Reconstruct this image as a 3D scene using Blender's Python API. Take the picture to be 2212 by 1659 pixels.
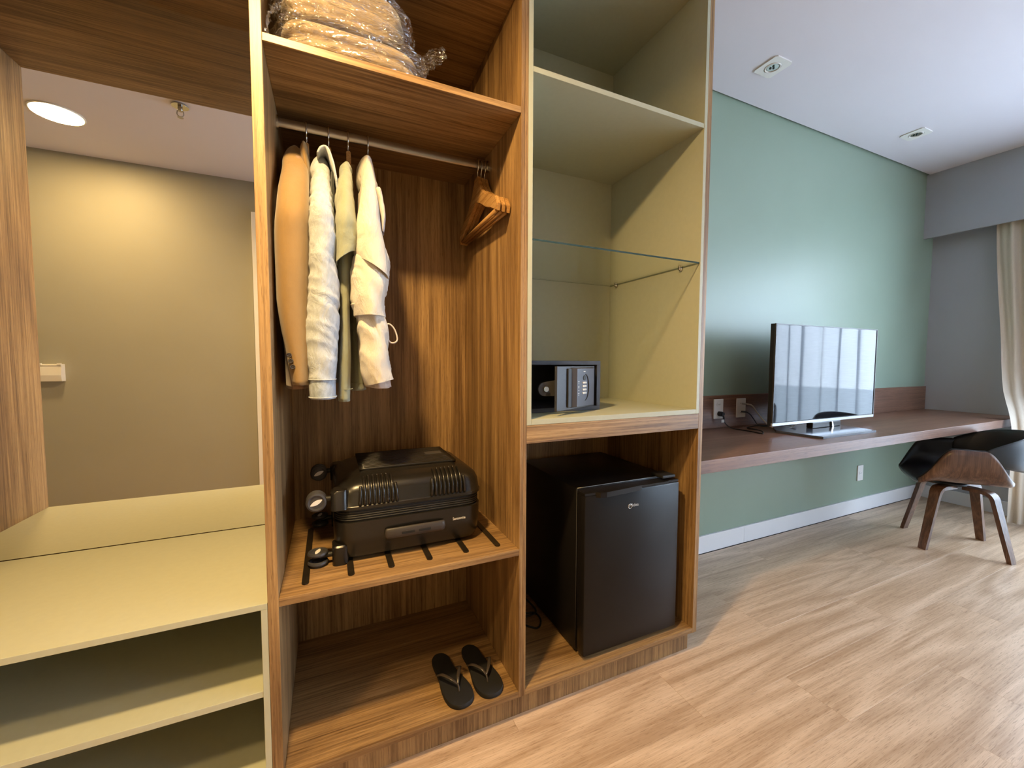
import bpy, bmesh, math, random
from mathutils import Vector, Matrix, noise
random.seed(4)
PI = math.pi
sc = bpy.context.scene
for o in list(bpy.data.objects): bpy.data.objects.remove(o)
C = sc.collection

# ------------------------------------------------------------------ camera
F_PX, YAW, PITCH, ROLL = 876.6263, math.radians(24.28557), math.radians(3.24862), math.radians(0.19405)
fw = Vector((math.sin(YAW)*math.cos(PITCH), math.cos(YAW)*math.cos(PITCH), -math.sin(PITCH)))
r0 = Vector((math.cos(YAW), -math.sin(YAW), 0)); u0 = r0.cross(fw)
rr = r0*math.cos(ROLL) + u0*math.sin(ROLL); uu = u0*math.cos(ROLL) - r0*math.sin(ROLL)
cd = bpy.data.cameras.new('camera'); cam = bpy.data.objects.new('camera', cd); C.objects.link(cam)
cam.matrix_world = Matrix(((rr.x, uu.x, -fw.x, 0), (rr.y, uu.y, -fw.y, 0), (rr.z, uu.z, -fw.z, 1.1455), (0, 0, 0, 1)))
cd.sensor_fit = 'HORIZONTAL'; cd.sensor_width = 36; cd.lens = F_PX*36/2212; cd.clip_start = 0.02
sc.camera = cam

# ------------------------------------------------------------------ world, light, exposure
w = bpy.data.worlds.new('world'); sc.world = w; w.use_nodes = True
bg = w.node_tree.nodes['Background']; bg.inputs[0].default_value = (0.60, 0.78, 1.0, 1); bg.inputs[1].default_value = 9.0
def area(name, loc, rot, sx, sy, power, col, shape='RECTANGLE', spread=PI):
    l = bpy.data.lights.new(name, 'AREA'); l.shape = shape; l.size = sx; l.size_y = sy; l.energy = power; l.color = col; l.spread = spread
    o = bpy.data.objects.new(name, l); C.objects.link(o); o.location = loc; o.rotation_euler = rot
    return o
WARM = (1.0, 0.67, 0.28)
# daylight arriving from the balcony through the glazed door
day = area('daylight', (5.6, -0.75, 2.1), (0, math.radians(68), 0), 2.8, 3.8, 640, (0.78, 0.85, 1.0))
# the two warm ceiling lamps of the hall
lamp1 = area('hall_lamp_light', (-1.49, -0.21, 2.646), (0, 0, 0), 0.23, 0.23, 29, WARM, 'DISK')
lamp2 = area('hall_pendant_light', (-0.15, 0.56, 2.268), (0, 0, 0), 0.11, 0.11, 45, WARM, 'DISK')

vs = sc.view_settings
vs.view_transform = 'Standard'; vs.look = 'None'; vs.gamma = 1; vs.exposure = 0.0; vs.use_curve_mapping = False
cy = sc.cycles
cy.use_denoising = True
try: cy.denoiser = 'OPENIMAGEDENOISE'
except Exception: pass
cy.max_bounces = 10; cy.diffuse_bounces = 3; cy.glossy_bounces = 5; cy.transmission_bounces = 6; cy.transparent_max_bounces = 12
cy.caustics_reflective = False; cy.caustics_refractive = False; cy.sample_clamp_indirect = 8; cy.use_adaptive_sampling = False

# ------------------------------------------------------------------ materials
def srgb(r, g, b):
    f = lambda c: (c/255/12.92) if c/255 <= 0.04045 else ((c/255+0.055)/1.055)**2.4
    return (f(r), f(g), f(b), 1)
class NT:
    def __init__(s, name):
        s.m = bpy.data.materials.new(name); s.m.use_nodes = True; s.t = s.m.node_tree; s.b = s.t.nodes['Principled BSDF']; s.o = s.t.nodes['Material Output']
    def n(s, typ, **kw):
        nd = s.t.nodes.new(typ)
        for k, v in kw.items(): setattr(nd, k, v)
        return nd
    def l(s, a, b): s.t.links.new(a, b)
    def math(s, op, a, b=None):
        nd = s.n('ShaderNodeMath', operation=op)
        for i, v in enumerate((a, b)):
            if v is None: continue
            if isinstance(v, (int, float)): nd.inputs[i].default_value = v
            else: s.l(v, nd.inputs[i])
        return nd.outputs[0]
    def noise(s, vec, scale=5, detail=2, rough=0.5, dist=0):
        nd = s.n('ShaderNodeTexNoise'); nd.inputs['Scale'].default_value = scale; nd.inputs['Detail'].default_value = detail
        nd.inputs['Roughness'].default_value = rough; nd.inputs['Distortion'].default_value = dist
        if vec is not None: s.l(vec, nd.inputs['Vector'])
        return nd.outputs['Fac']
    def ramp(s, fac, stops):
        nd = s.n('ShaderNodeValToRGB'); e = nd.color_ramp.elements
        while len(e) < len(stops): e.new(0.5)
        for i, (p, c) in enumerate(stops): e[i].position = p; e[i].color = c
        s.l(fac, nd.inputs[0]); return nd.outputs[0]
    def mix(s, fac, a, b, mode='MIX'):
        nd = s.n('ShaderNodeMix', data_type='RGBA', blend_type=mode)
        for sock, v in ((nd.inputs[0], fac), (nd.inputs[6], a), (nd.inputs[7], b)):
            if isinstance(v, (int, float, tuple)): sock.default_value = v
            else: s.l(v, sock)
        return nd.outputs[2]
    def bump(s, h, strength=0.1, dist=0.002):
        nd = s.n('ShaderNodeBump'); nd.inputs['Strength'].default_value = strength; nd.inputs['Distance'].default_value = dist
        s.l(h, nd.inputs['Height']); s.l(nd.outputs[0], s.b.inputs['Normal']); return nd
    def vec(s, sx, sy, sz, rnd=True, coord='Object'):
        tc = s.n('ShaderNodeTexCoord').outputs[coord]
        mp = s.n('ShaderNodeMapping'); mp.inputs['Scale'].default_value = (sx, sy, sz); s.l(tc, mp.inputs[0])
        if not rnd: return mp.outputs[0]
        oi = s.n('ShaderNodeObjectInfo'); ad = s.n('ShaderNodeVectorMath', operation='ADD')
        mu = s.n('ShaderNodeMath', operation='MULTIPLY'); mu.inputs[1].default_value = 57.0; s.l(oi.outputs['Random'], mu.inputs[0])
        s.l(mp.outputs[0], ad.inputs[0]); s.l(mu.outputs[0], ad.inputs[1]); return ad.outputs[0]
def plain(name, col, rough=0.5, metal=0.0, noise=0.0, nscale=60, bump=0.0, bscale=200, **kw):
    t = NT(name); t.b.inputs['Roughness'].default_value = rough; t.b.inputs['Metallic'].default_value = metal
    for k, v in kw.items(): t.b.inputs[k].default_value = v
    v = t.vec(1, 1, 1)
    f = t.noise(v, nscale, 3)
    d = tuple(c*(1-noise) for c in col[:3]) + (1,); li = tuple(min(1, c*(1+noise)) for c in col[:3]) + (1,)
    t.l(t.ramp(f, [(0.3, d), (0.7, li)]), t.b.inputs['Base Color'])
    if bump: t.bump(t.noise(t.vec(1, 1, 1), bscale, 3), bump)
    return t.m
def wood(name, axis, light, mid, dark, K=7.0, rings=0.55, rough=0.42, wide=5.0, long_=0.9, tint=0.0, bumpv=0.12, streak=0.72):
    """laminate: contour lines of a stretched noise give cathedral grain, fine streaks and pores on top"""
    t = NT(name); a = 'XYZ'.index(axis)
    s1 = [wide]*3; s1[a] = long_; s2 = [150]*3; s2[a] = 3.0; s3 = [420]*3; s3[a] = 22; s4 = [22]*3; s4[a] = 0.7
    n1 = t.noise(t.vec(*s1), 1.0, 1.5, 0.45, 0.25)
    ring = t.math('FRACT', t.math('MULTIPLY', n1, K))
    ring = t.math('ABSOLUTE', t.math('SUBTRACT', ring, 0.5))          # 0..0.5 triangular
    ring = t.math('MULTIPLY', ring, 2.0)
    st = t.noise(t.vec(*s2), 1.0, 3, 0.6)
    band = t.noise(t.vec(*s4), 1.0, 3, 0.55)
    pore = t.noise(t.vec(*s3), 1.0, 2, 0.7)
    f = t.math('ADD', t.math('MULTIPLY', ring, rings*0.45), t.math('MULTIPLY', st, streak))
    f = t.math('ADD', f, t.math('MULTIPLY', band, 0.42))
    f = t.math('SUBTRACT', f, 0.40+rings*0.12-(0.85-streak)*0.5)
    col = t.ramp(f, [(0.12, dark), (0.40, mid), (0.66, light)])
    pm = t.ramp(pore, [(0.30, (0.55, 0.5, 0.45, 1)), (0.46, (1, 1, 1, 1))])
    col = t.mix(0.8, col, pm, 'MULTIPLY')
    if tint:
        oi = t.n('ShaderNodeObjectInfo')
        tn = t.ramp(oi.outputs['Random'], [(0.0, (1-tint, 1-tint, 1-tint*0.9, 1)), (1.0, (1+tint*0.4, 1+tint*0.35, 1+tint*0.3, 1))])
        col = t.mix(1.0, col, tn, 'MULTIPLY')
    t.l(col, t.b.inputs['Base Color']); t.b.inputs['Roughness'].default_value = rough
    t.bump(t.math('ADD', st, pore), bumpv, 0.0006)
    return t.m
WL, WM, WD = srgb(204, 172, 124), srgb(168, 134, 90), srgb(108, 80, 50)
M = {}
M['wood_v'] = wood('oak_laminate_upright', 'Z', WL, WM, WD, rings=0.30, K=5, wide=6, long_=0.6)
M['wood_h'] = wood('oak_laminate_level', 'X', WL, WM, WD, rings=0.22, K=5, wide=6, long_=0.7)
M['desk'] = wood('desk_laminate', 'X', srgb(160, 124, 100), srgb(136, 100, 80), srgb(108, 76, 60), K=5, rough=0.38, rings=0.2, wide=6, long_=0.7)
M['floor'] = wood('floor_laminate', 'X', srgb(228, 203, 176), srgb(212, 184, 155), srgb(180, 150, 120), K=6, rings=0.55, streak=0.6, wide=6.5, long_=0.75, rough=0.34, tint=0.07, bumpv=0.08)
M['walnut'] = wood('walnut_ply', 'Z', srgb(136, 102, 78), srgb(108, 77, 57), srgb(78, 53, 40), rough=0.3, wide=14, long_=3)
M['hanger'] = wood('hanger_wood', 'Y', srgb(206, 166, 112), srgb(186, 144, 92), srgb(154, 114, 68), rough=0.22, wide=20, long_=3, rings=0.3)
M['sage'] = plain('sage_melamine', srgb(180, 181, 158), 0.45, noise=0.02)
M['green'] = plain('green_wall_paint', srgb(142, 160, 142), 0.40, noise=0.02, nscale=3, bump=0.04, bscale=160)
M['greige'] = plain('greige_wall_paint', srgb(162, 160, 148), 0.55, noise=0.02, nscale=3, bump=0.04, bscale=160)
M['grey'] = plain('grey_wall_paint', srgb(168, 172, 180), 0.5, noise=0.02, nscale=3, bump=0.04, bscale=160)
M['ceil'] = plain('ceiling_paint', srgb(220, 215, 222), 0.8, noise=0.01, nscale=3)
M['white'] = plain('white_plastic', srgb(232, 230, 226), 0.35)
M['board'] = plain('white_baseboard_lacquer', srgb(236, 236, 238), 0.35)
M['black'] = plain('black_lacquered_metal', srgb(24, 22, 22), 0.28, bump=0.05, bscale=500, **{'Specular IOR Level': 0.22})
M['grip'] = plain('charcoal_grip_plastic', srgb(56, 51, 48), 0.42)
M['blackm'] = plain('black_matt_plastic', srgb(24, 23, 23), 0.55)
M['case'] = plain('black_suitcase_shell', srgb(27, 25, 23), 0.27, bump=0.06, bscale=700)
M['rubber'] = plain('charcoal_rubber', srgb(58, 57, 60), 0.5)
M['foam'] = plain('black_sandal_rubber', srgb(15, 14, 14), 0.75, bump=0.2, bscale=900)
M['strap'] = plain('bronze_black_strap', srgb(62, 55, 50), 0.28, noise=0.2, nscale=900)
M['chrome'] = plain('chrome', srgb(200, 198, 194), 0.16, 1.0)
M['steel'] = plain('brushed_steel', srgb(170, 165, 158), 0.3, 1.0)
M['silver'] = plain('silver_bezel', srgb(198, 203, 214), 0.3, 0.3)
M['safe'] = plain('slate_hammered_steel', srgb(50, 50, 56), 0.45, noise=0.15, nscale=700, bump=0.25, bscale=600)
M['safep'] = plain('slate_plastic', srgb(66, 68, 80), 0.42)
M['pad'] = plain('black_upholstery', srgb(24, 25, 28), 0.45, bump=0.15, bscale=400)
M['strip'] = plain('dark_bronze_strip', srgb(52, 44, 34), 0.35, 0.5, noise=0.25, nscale=60)
def fabric(name, col, var=0.12, nscale=40, weave=900, rough=0.9, wr=0.25, wrs=22, sheen=0.3):
    t = NT(name); t.b.inputs['Roughness'].default_value = rough; t.b.inputs['Sheen Weight'].default_value = sheen
    f = t.noise(t.vec(1, 1, 0.6, False), nscale, 5, 0.65)
    d = tuple(c*(1-var) for c in col[:3]) + (1,); li = tuple(min(1, c*(1+var)) for c in col[:3]) + (1,)
    t.l(t.ramp(f, [(0.3, d), (0.7, li)]), t.b.inputs['Base Color'])
    h = t.math('ADD', t.math('MULTIPLY', t.noise(t.vec(1, 1, 0.5, False), wrs, 3, 0.6, 1.2), 3.0), t.math('MULTIPLY', t.noise(t.vec(1, 1, 1, False), weave, 1), 0.35))
    t.bump(h, wr, 0.006); return t.m
M['camel'] = fabric('camel_wool', srgb(142, 113, 70), 0.05, 60, wr=0.10)
M['camel2'] = fabric('camel_lining', srgb(150, 120, 100), 0.05, 60, wr=0.2)
M['denim'] = fabric('bleached_denim', srgb(172, 180, 190), 0.16, 70, wr=0.5, wrs=26)
M['denimseam'] = fabric('denim_seam', srgb(156, 168, 182), 0.28, 90, wr=0.4)
M['sagefab'] = fabric('sage_cotton_jersey', srgb(142, 147, 126), 0.06, 30, wr=0.35, wrs=18)
M['whitefab'] = fabric('white_cotton', srgb(208, 202, 192), 0.03, 30, wr=0.55, wrs=20)
M['pinkfab'] = fabric('off_white_cotton', srgb(204, 192, 184), 0.03, 30, wr=0.45, wrs=16)
M['dark'] = fabric('dark_hollow_shade', srgb(36, 40, 42), 0.1, 30)  # shade inside the garments, put into a dark cloth colour
M['blanket'] = fabric('taupe_blanket', srgb(158, 138, 112), 0.10, 25, wr=0.5, wrs=14)
M['drape'] = fabric('beige_linen_drape', srgb(206, 194, 176), 0.05, 300, wr=0.12, wrs=30)
def emission(name, col, st):
    t = NT(name); e = t.n('ShaderNodeEmission'); e.inputs[0].default_value = col; e.inputs[1].default_value = st
    t.l(e.outputs[0], t.o.inputs[0]); return t.m
M['lamp'] = emission('lamp_diffuser', (1.0, 0.80, 0.48, 1), 9.0)
t = NT('mirror_glass'); t.b.inputs['Base Color'].default_value = (0.88, 0.87, 0.83, 1); t.b.inputs['Metallic'].default_value = 1; t.b.inputs['Roughness'].default_value = 0.0
M['mirror'] = t.m
t = NT('tv_glass'); t.b.inputs['Base Color'].default_value = (0.012, 0.012, 0.014, 1); t.b.inputs['Roughness'].default_value = 0.03; t.b.inputs['IOR'].default_value = 1.34
M['tv'] = t.m
M['greigeroom'] = plain('room_wall_paint', srgb(214, 210, 202), 0.6, noise=0.02, nscale=3)
def thin_glass(name, tint, gloss=0.08, rough=0.0, bump=None):
    t = NT(name); tr = t.n('ShaderNodeBsdfTransparent'); tr.inputs[0].default_value = tint
    gl = t.n('ShaderNodeBsdfGlossy'); gl.inputs['Roughness'].default_value = rough; gl.inputs[0].default_value = (1, 1, 1, 1)
    lw = t.n('ShaderNodeLayerWeight'); lw.inputs[0].default_value = 0.5
    ff = t.math('ADD', gloss, t.math('MULTIPLY', t.math('POWER', lw.outputs['Facing'], 4.0), 0.7))
    mx = t.n('ShaderNodeMixShader'); t.l(ff, mx.inputs[0]); t.l(tr.outputs[0], mx.inputs[1]); t.l(gl.outputs[0], mx.inputs[2]); t.l(mx.outputs[0], t.o.inputs[0])
    if bump:
        b = t.n('ShaderNodeBump'); b.inputs['Strength'].default_value = 1.0; b.inputs['Distance'].default_value = bump[1]
        t.l(t.math('ABSOLUTE', t.math('SUBTRACT', t.noise(t.vec(0.4, 0.8, 1.7), bump[0], 2, 0.5, 1.2), 0.5)), b.inputs['Height']); t.l(b.outputs[0], gl.inputs['Normal']); t.l(b.outputs[0], lw.inputs['Normal'])
    return t.m
M['glass'] = thin_glass('clear_glass', (0.97, 0.99, 0.98, 1), 0.03)
M['tvbase'] = plain('tv_foot_glass', srgb(70, 74, 84), 0.12)
M['glassedge'] = plain('glass_edge', srgb(40, 62, 58), 0.15)
M['film'] = thin_glass('crinkled_plastic_film', (0.97, 0.97, 0.96, 1), 0.16, 0.08, (34, 0.05))
t = NT('sheer_curtain'); tl = t.n('ShaderNodeBsdfTranslucent'); tl.inputs[0].default_value = (0.86, 0.90, 0.96, 1)
df = t.n('ShaderNodeBsdfDiffuse'); df.inputs[0].default_value = (0.80, 0.80, 0.80, 1); tr = t.n('ShaderNodeBsdfTransparent')
m1 = t.n('ShaderNodeMixShader'); m1.inputs[0].default_value = 0.35; t.l(tl.outputs[0], m1.inputs[1]); t.l(df.outputs[0], m1.inputs[2])
m2 = t.n('ShaderNodeMixShader'); t.l(m1.outputs[0], m2.inputs[1]); t.l(tr.outputs[0], m2.inputs[2])
fac = t.ramp(t.noise(t.vec(4, 4, 60, False), 3.0, 4, 0.7), [(0.3, (0.14,)*3+(1,)), (0.7, (0.34,)*3+(1,))]); t.l(fac, m2.inputs[0]); t.l(m2.outputs[0], t.o.inputs[0])
M['sheer'] = t.m

# ------------------------------------------------------------------ mesh helpers
def link(name, bm, mat, parent=None, smooth=False, at=None):
    me = bpy.data.meshes.new(name)
    if at is not None: bmesh.ops.translate(bm, verts=bm.verts, vec=[-c for c in at])
    bm.normal_update(); bm.to_mesh(me); bm.free()
    for m in (mat if isinstance(mat, (list, tuple)) else [mat]): me.materials.append(M[m] if isinstance(m, str) else m)
    if smooth:
        for p in me.polygons: p.use_smooth = True
    o = bpy.data.objects.new(name, me); C.objects.link(o)
    if at is not None: o.location = at
    if parent is not None:
        o.parent = parent
        o.matrix_parent_inverse = world_of(parent).inverted()
    return o
def world_of(p):
    m = p.matrix_basis.copy()
    q = p
    while q.parent is not None:
        m = q.parent.matrix_basis @ q.matrix_parent_inverse @ m
        q = q.parent
    return m
def thing(name, label, cat, loc=(0, 0, 0), group=None, rz=0, kind=None):
    o = bpy.data.objects.new(name, None); C.objects.link(o); o.location = loc; o.rotation_euler = (0, 0, rz); o.empty_display_size = 0.1
    return tag(o, label, cat, group, kind)
def tag(o, label, cat, group=None, kind=None):
    o['label'] = label; o['category'] = cat
    if group: o['group'] = group
    if kind: o['kind'] = kind
    return o
def addbox(bm, a, b, bev=0.0):
    c = [(a[i]+b[i])/2 for i in range(3)]; s = [abs(b[i]-a[i]) for i in range(3)]
    r = bmesh.ops.create_cube(bm, size=1.0, matrix=Matrix.Translation(c) @ Matrix.Diagonal((*s, 1)))
    if bev:
        es = list({e for v in r['verts'] for e in v.link_edges})
        bmesh.ops.bevel(bm, geom=es, offset=min(bev, min(s)*0.45), segments=2, affect='EDGES', profile=0.5)
def box(name, a, b, mat, parent=None, bev=0.0008, smooth=False):
    bm = bmesh.new(); addbox(bm, a, b, bev)
    c = [(a[i]+b[i])/2 for i in range(3)]
    return link(name, bm, mat, parent, smooth, at=c)
def addtube(bm, pts, r, seg=8, sub=6, flat=1.0, smoothp=True, up=None):
    P = [Vector(p) for p in pts]
    if smoothp and len(P) > 2:
        Q = []
        for i in range(len(P)-1):
            p0 = P[max(i-1, 0)]; p1 = P[i]; p2 = P[i+1]; p3 = P[min(i+2, len(P)-1)]
            for k in range(sub):
                s = k/sub
                Q.append(0.5*((2*p1)+(-p0+p2)*s+(2*p0-5*p1+4*p2-p3)*s*s+(-p0+3*p1-3*p2+p3)*s**3))
        Q.append(P[-1]); P = Q
    rings = []; n = None
    for i, p in enumerate(P):
        tg = (P[min(i+1, len(P)-1)]-P[max(i-1, 0)]).normalized()
        if up is not None: a = tg.cross(Vector(up)).normalized()
        else:
            if n is None: n = tg.orthogonal().normalized()
            n = (n-tg*n.dot(tg)).normalized(); a = n
        b = tg.cross(a).normalized()
        rad = r(i/(len(P)-1)) if callable(r) else r
        rings.append([bm.verts.new(p+a*math.cos(2*PI*k/seg)*rad+b*math.sin(2*PI*k/seg)*rad*flat) for k in range(seg)])
    for i in range(len(rings)-1):
        for k in range(seg): bm.faces.new((rings[i][k], rings[i][(k+1) % seg], rings[i+1][(k+1) % seg], rings[i+1][k]))
    bm.faces.new(rings[0][::-1]); bm.faces.new(rings[-1])
def tube(name, pts, r, mat, parent=None, **kw):
    bm = bmesh.new(); addtube(bm, pts, r, **kw); return link(name, bm, mat, parent, True, at=pts[0])
def addcyl(bm, c, r, h, axis='Z', seg=24, r2=None):
    rot = {'Z': Matrix.Identity(4), 'Y': Matrix.Rotation(PI/2, 4, 'X'), 'X': Matrix.Rotation(PI/2, 4, 'Y')}[axis]
    bmesh.ops.create_cone(bm, cap_ends=True, segments=seg, radius1=r, radius2=r if r2 is None else r2, depth=h, matrix=Matrix.Translation(c) @ rot)
def cyl(name, c, r, h, axis, mat, parent=None, seg=24, r2=None):
    bm = bmesh.new(); addcyl(bm, c, r, h, axis, seg, r2); o = link(name, bm, mat, parent, False, at=c)
    for p in o.data.polygons: p.use_smooth = len(p.vertices) == 4
    return o
def addring(bm, c, R, r, axis='Y', seg=24, ts=8):
    rows = []
    for i in range(seg):
        a = 2*PI*i/seg; row = []
        for k in range(ts):
            b = 2*PI*k/ts; q = R+r*math.cos(b); z = r*math.sin(b)
            p = {'Y': (q*math.cos(a), z, q*math.sin(a)), 'Z': (q*math.cos(a), q*math.sin(a), z), 'X': (z, q*math.cos(a), q*math.sin(a))}[axis]
            row.append(bm.verts.new(Vector(c)+Vector(p)))
        rows.append(row)
    for i in range(seg):
        for k in range(ts): bm.faces.new((rows[i][k], rows[(i+1) % seg][k], rows[(i+1) % seg][(k+1) % ts], rows[i][(k+1) % ts]))
def prism(bm, poly, axis, lo, hi):
    """polygon (2D, the two other axes in xyz order) extruded along an axis"""
    def p(a, b, h): return {'X': (h, a, b), 'Y': (a, h, b), 'Z': (a, b, h)}[axis]
    A = [bm.verts.new(p(a, b, lo)) for a, b in poly]; B = [bm.verts.new(p(a, b, hi)) for a, b in poly]
    n = len(poly); bm.faces.new(A[::-1]); bm.faces.new(B)
    for i in range(n): bm.faces.new((A[i], A[(i+1) % n], B[(i+1) % n], B[i]))
    bmesh.ops.recalc_face_normals(bm, faces=bm.faces)
def lerp_rows(rows, n):
    out = []
    for k in range(n):
        s = k/(n-1)*(len(rows)-1); i = min(int(s), len(rows)-2); u = s-i
        p0 = rows[max(i-1, 0)]; p1 = rows[i]; p2 = rows[i+1]; p3 = rows[min(i+2, len(rows)-1)]
        out.append([0.5*((2*b)+(-a+c)*u+(2*a-5*b+4*c-d)*u*u+(-a+3*b-3*c+d)*u**3) for a, b, c, d in zip(p0, p1, p2, p3)])
    return out
def loft(bm, rows, n=40, seg=40, ex=2.4, wr=0.004, fx=9.0, fz=5.0, seed=0.0, open_end=True, hem=0.0, fold=0.0, cr=0.0, cz=30.0, cxf=5.0, dir_=18.0):
    """hanging cloth: rings (z, x_left, x_right, y_front, y_back, tilt) from top to bottom, wrinkled"""
    R = lerp_rows([list(r) for r in rows], n); rings = []
    for i, (z, xl, xr, y0, y1, tl) in enumerate(R):
        cx, cyy = (xl+xr)/2, (y0+y1)/2; hx, hy = max((xr-xl)/2, 0.002), max((y1-y0)/2, 0.002); ring = []
        env = min(1.0, i/4.0)
        for k in range(seg):
            a = 2*PI*k/seg; ca, sa = math.cos(a), math.sin(a)
            px = math.copysign(abs(ca)**(2/ex), ca); py = math.copysign(abs(sa)**(2/ex), sa)
            x, y = cx+hx*px, cyy+hy*py
            q = Vector((x*fx*1.6, y*fx, z*fz+seed*7.3))
            d = noise.noise(q+Vector((seed, 0, 0)))*wr + noise.noise(q*2.7)*wr*0.45
            d += fold*math.sin(9*a+4*noise.noise(Vector((seed, z*3, a))))*min(1, i/n*1.5)
            if cr: d += cr*(1-2*abs(noise.noise(Vector((x*cxf*3+seed, y*cxf, z*cz+(x+y*0.4)*dir_)))))
            d *= env
            L = math.hypot(ca, sa)
            ring.append(bm.verts.new((x+ca/L*d, y+sa/L*d, z+tl*(x-cx)+noise.noise(Vector((x*20, y*20, seed)))*hem*(i/n)**4)))
        rings.append(ring)
    for i in range(n-1):
        for k in range(seg): bm.faces.new((rings[i][k], rings[i][(k+1) % seg], rings[i+1][(k+1) % seg], rings[i+1][k]))
    bm.faces.new(rings[0][::-1])
    if open_end:     # turned-in hem, then a cap painted dark as the hollow's shade
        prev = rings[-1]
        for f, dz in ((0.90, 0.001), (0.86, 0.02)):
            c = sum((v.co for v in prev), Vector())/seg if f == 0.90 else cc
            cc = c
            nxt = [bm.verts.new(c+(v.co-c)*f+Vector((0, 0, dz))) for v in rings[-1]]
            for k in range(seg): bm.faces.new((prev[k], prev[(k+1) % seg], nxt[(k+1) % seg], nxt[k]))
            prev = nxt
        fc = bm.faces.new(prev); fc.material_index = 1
    else: bm.faces.new(rings[-1])
    bmesh.ops.recalc_face_normals(bm, faces=bm.faces)
def cloth(name, rows, mat, parent, **kw):
    bm = bmesh.new(); loft(bm, rows, **kw); return link(name, bm, [mat, 'dark'], parent, True)
def rrect(x0, x1, y0, y1, r, n=6):
    P = []
    for cx, cyy, a0 in ((x1-r, y1-r, 0), (x0+r, y1-r, PI/2), (x0+r, y0+r, PI), (x1-r, y0+r, 3*PI/2)):
        for k in range(n+1):
            a = a0+PI/2*k/n; P.append((cx+r*math.cos(a), cyy+r*math.sin(a)))
    return P
def stack(bm, levels, n=6):
    """rings of rounded rectangles (z, x0, x1, y0, y1, r) joined into a closed body"""
    prev = None
    for z, x0, x1, y0, y1, r in levels:
        ring = [bm.verts.new((x, y, z)) for x, y in rrect(x0, x1, y0, y1, r, n)]
        if prev:
            m = len(ring)
            for k in range(m): bm.faces.new((prev[k], prev[(k+1) % m], ring[(k+1) % m], ring[k]))
        else: bm.faces.new(ring[::-1])
        prev = ring
    bm.faces.new(prev); bmesh.ops.recalc_face_normals(bm, faces=bm.faces)
def autosmooth(o, deg=35):
    for p in o.data.polygons: p.use_smooth = True
    for e in o.data.edges: pass
    md = o.modifiers.new('es', 'EDGE_SPLIT'); md.split_angle = math.radians(deg); return o
def copy_tree(o, parent=None):
    c = o.copy(); C.objects.link(c)
    if parent is not None: c.parent = parent; c.matrix_parent_inverse = o.matrix_parent_inverse.copy()
    for ch in [x for x in bpy.data.objects if x.parent == o and x is not c]: copy_tree(ch, c)
    return c
def text(name, s, size, loc, rot, mat, parent, extr=0.0008, sx=1.0, bold=0.0):
    cu = bpy.data.curves.new(name, 'FONT'); cu.body = s; cu.size = size; cu.extrude = extr; cu.align_x = 'LEFT'; cu.align_y = 'BOTTOM'; cu.offset = bold; cu.resolution_u = 3
    t_ = bpy.data.objects.new('lettering', cu); C.objects.link(t_); bpy.context.view_layer.update()
    me = bpy.data.meshes.new_from_object(t_.evaluated_get(bpy.context.evaluated_depsgraph_get())); bpy.data.objects.remove(t_)
    me.materials.clear(); me.materials.append(M[mat]); o = bpy.data.objects.new(name, me); C.objects.link(o)
    o.location = loc; o.rotation_euler = rot; o.scale = (sx, 1, 1)
    if parent is not None: o.parent = parent; o.matrix_parent_inverse = world_of(parent).inverted()
    return o
# ------------------------------------------------------------------ the room
ZC = 2.657
def struct(o, label, cat): return tag(o, label, cat, None, 'structure')
fl = struct(box('floor', (-2.7, -3.3, -0.06), (4.75, 1.80, -0.008), 'blackm', None, 0), 'warm oak laminate floor laid in long planks', 'floor')
PW, PL = 0.2, 1.19
offs = {0: 1.0795, -1: 1.495, -2: 2.085, -3: 1.755, -4: 0.62, 1: 0.514, 2: 1.709, 3: 1.1}
pm = None
for k in range(-21, 4):
    ya = 0.879+PW*k
    x0 = offs.get(k, random.uniform(0, PL)); xs = x0-math.ceil((x0+2.7)/PL)*PL
    while xs < 4.75:
        a, b = max(xs, -2.7), min(xs+PL, 4.75); yb = min(ya+PW, 1.80); yl = max(ya, -3.3)
        xs += PL
        if b-a < 0.02: continue
        if b < 1.2 and yb < -1.1: continue
        full = abs(b-a-PL) < 1e-6 and yb-yl > PW-1e-6
        if full and pm is not None:
            o = bpy.data.objects.new('plank', pm); C.objects.link(o); o.location = ((a+b)/2, (ya+yb)/2, -0.004)
            o.parent = fl; o.matrix_parent_inverse = world_of(fl).inverted()
        else:
            bm = bmesh.new(); addbox(bm, (a+.0002, yl+.0001, -0.008), (b-.0002, yb-.0001, 0))
            es = [e for e in bm.edges if all(v.co.z > -0.001 for v in e.verts)]
            bmesh.ops.bevel(bm, geom=es, offset=0.00025, segments=1, affect='EDGES')
            o = link('plank', bm, 'floor', fl, at=((a+b)/2, (yl+yb)/2, -0.004))
            if full: pm = o.data
struct(box('ceiling', (-2.7, -3.3, ZC), (4.75, 1.683, ZC+0.05), 'ceil', None, 0), 'smooth white plaster ceiling over hall and room', 'ceiling')
struct(box('trim_1', (1.2, 1.683, ZC+0.03), (4.75, 1.80, ZC+0.06), 'ceil', None, 0), 'narrow recessed shadow gap where ceiling meets the green wall', 'trim')
struct(box('wall_back', (-2.7, 1.699, 0), (4.75, 1.80, ZC+0.05), 'green', None, 0), 'muted sage green wall behind the desk and television', 'wall')
struct(box('wall_left', (-2.75, -0.94, 0), (-2.65, 1.72, ZC), 'greige', None, 0), 'greige wall closing the far end of the hall', 'wall')
struct(box('wall_niche', (-2.7, 1.102, 0), (-1.0465, 1.2, ZC), 'greige', None, 0), 'greige wall beside the wooden niche', 'wall')
struct(box('wall_front', (-2.7, -0.94, 0), (1.5, -0.84, ZC), 'greige', None, 0), 'greige hall wall facing the wardrobe, seen in the mirror', 'wall')
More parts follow.
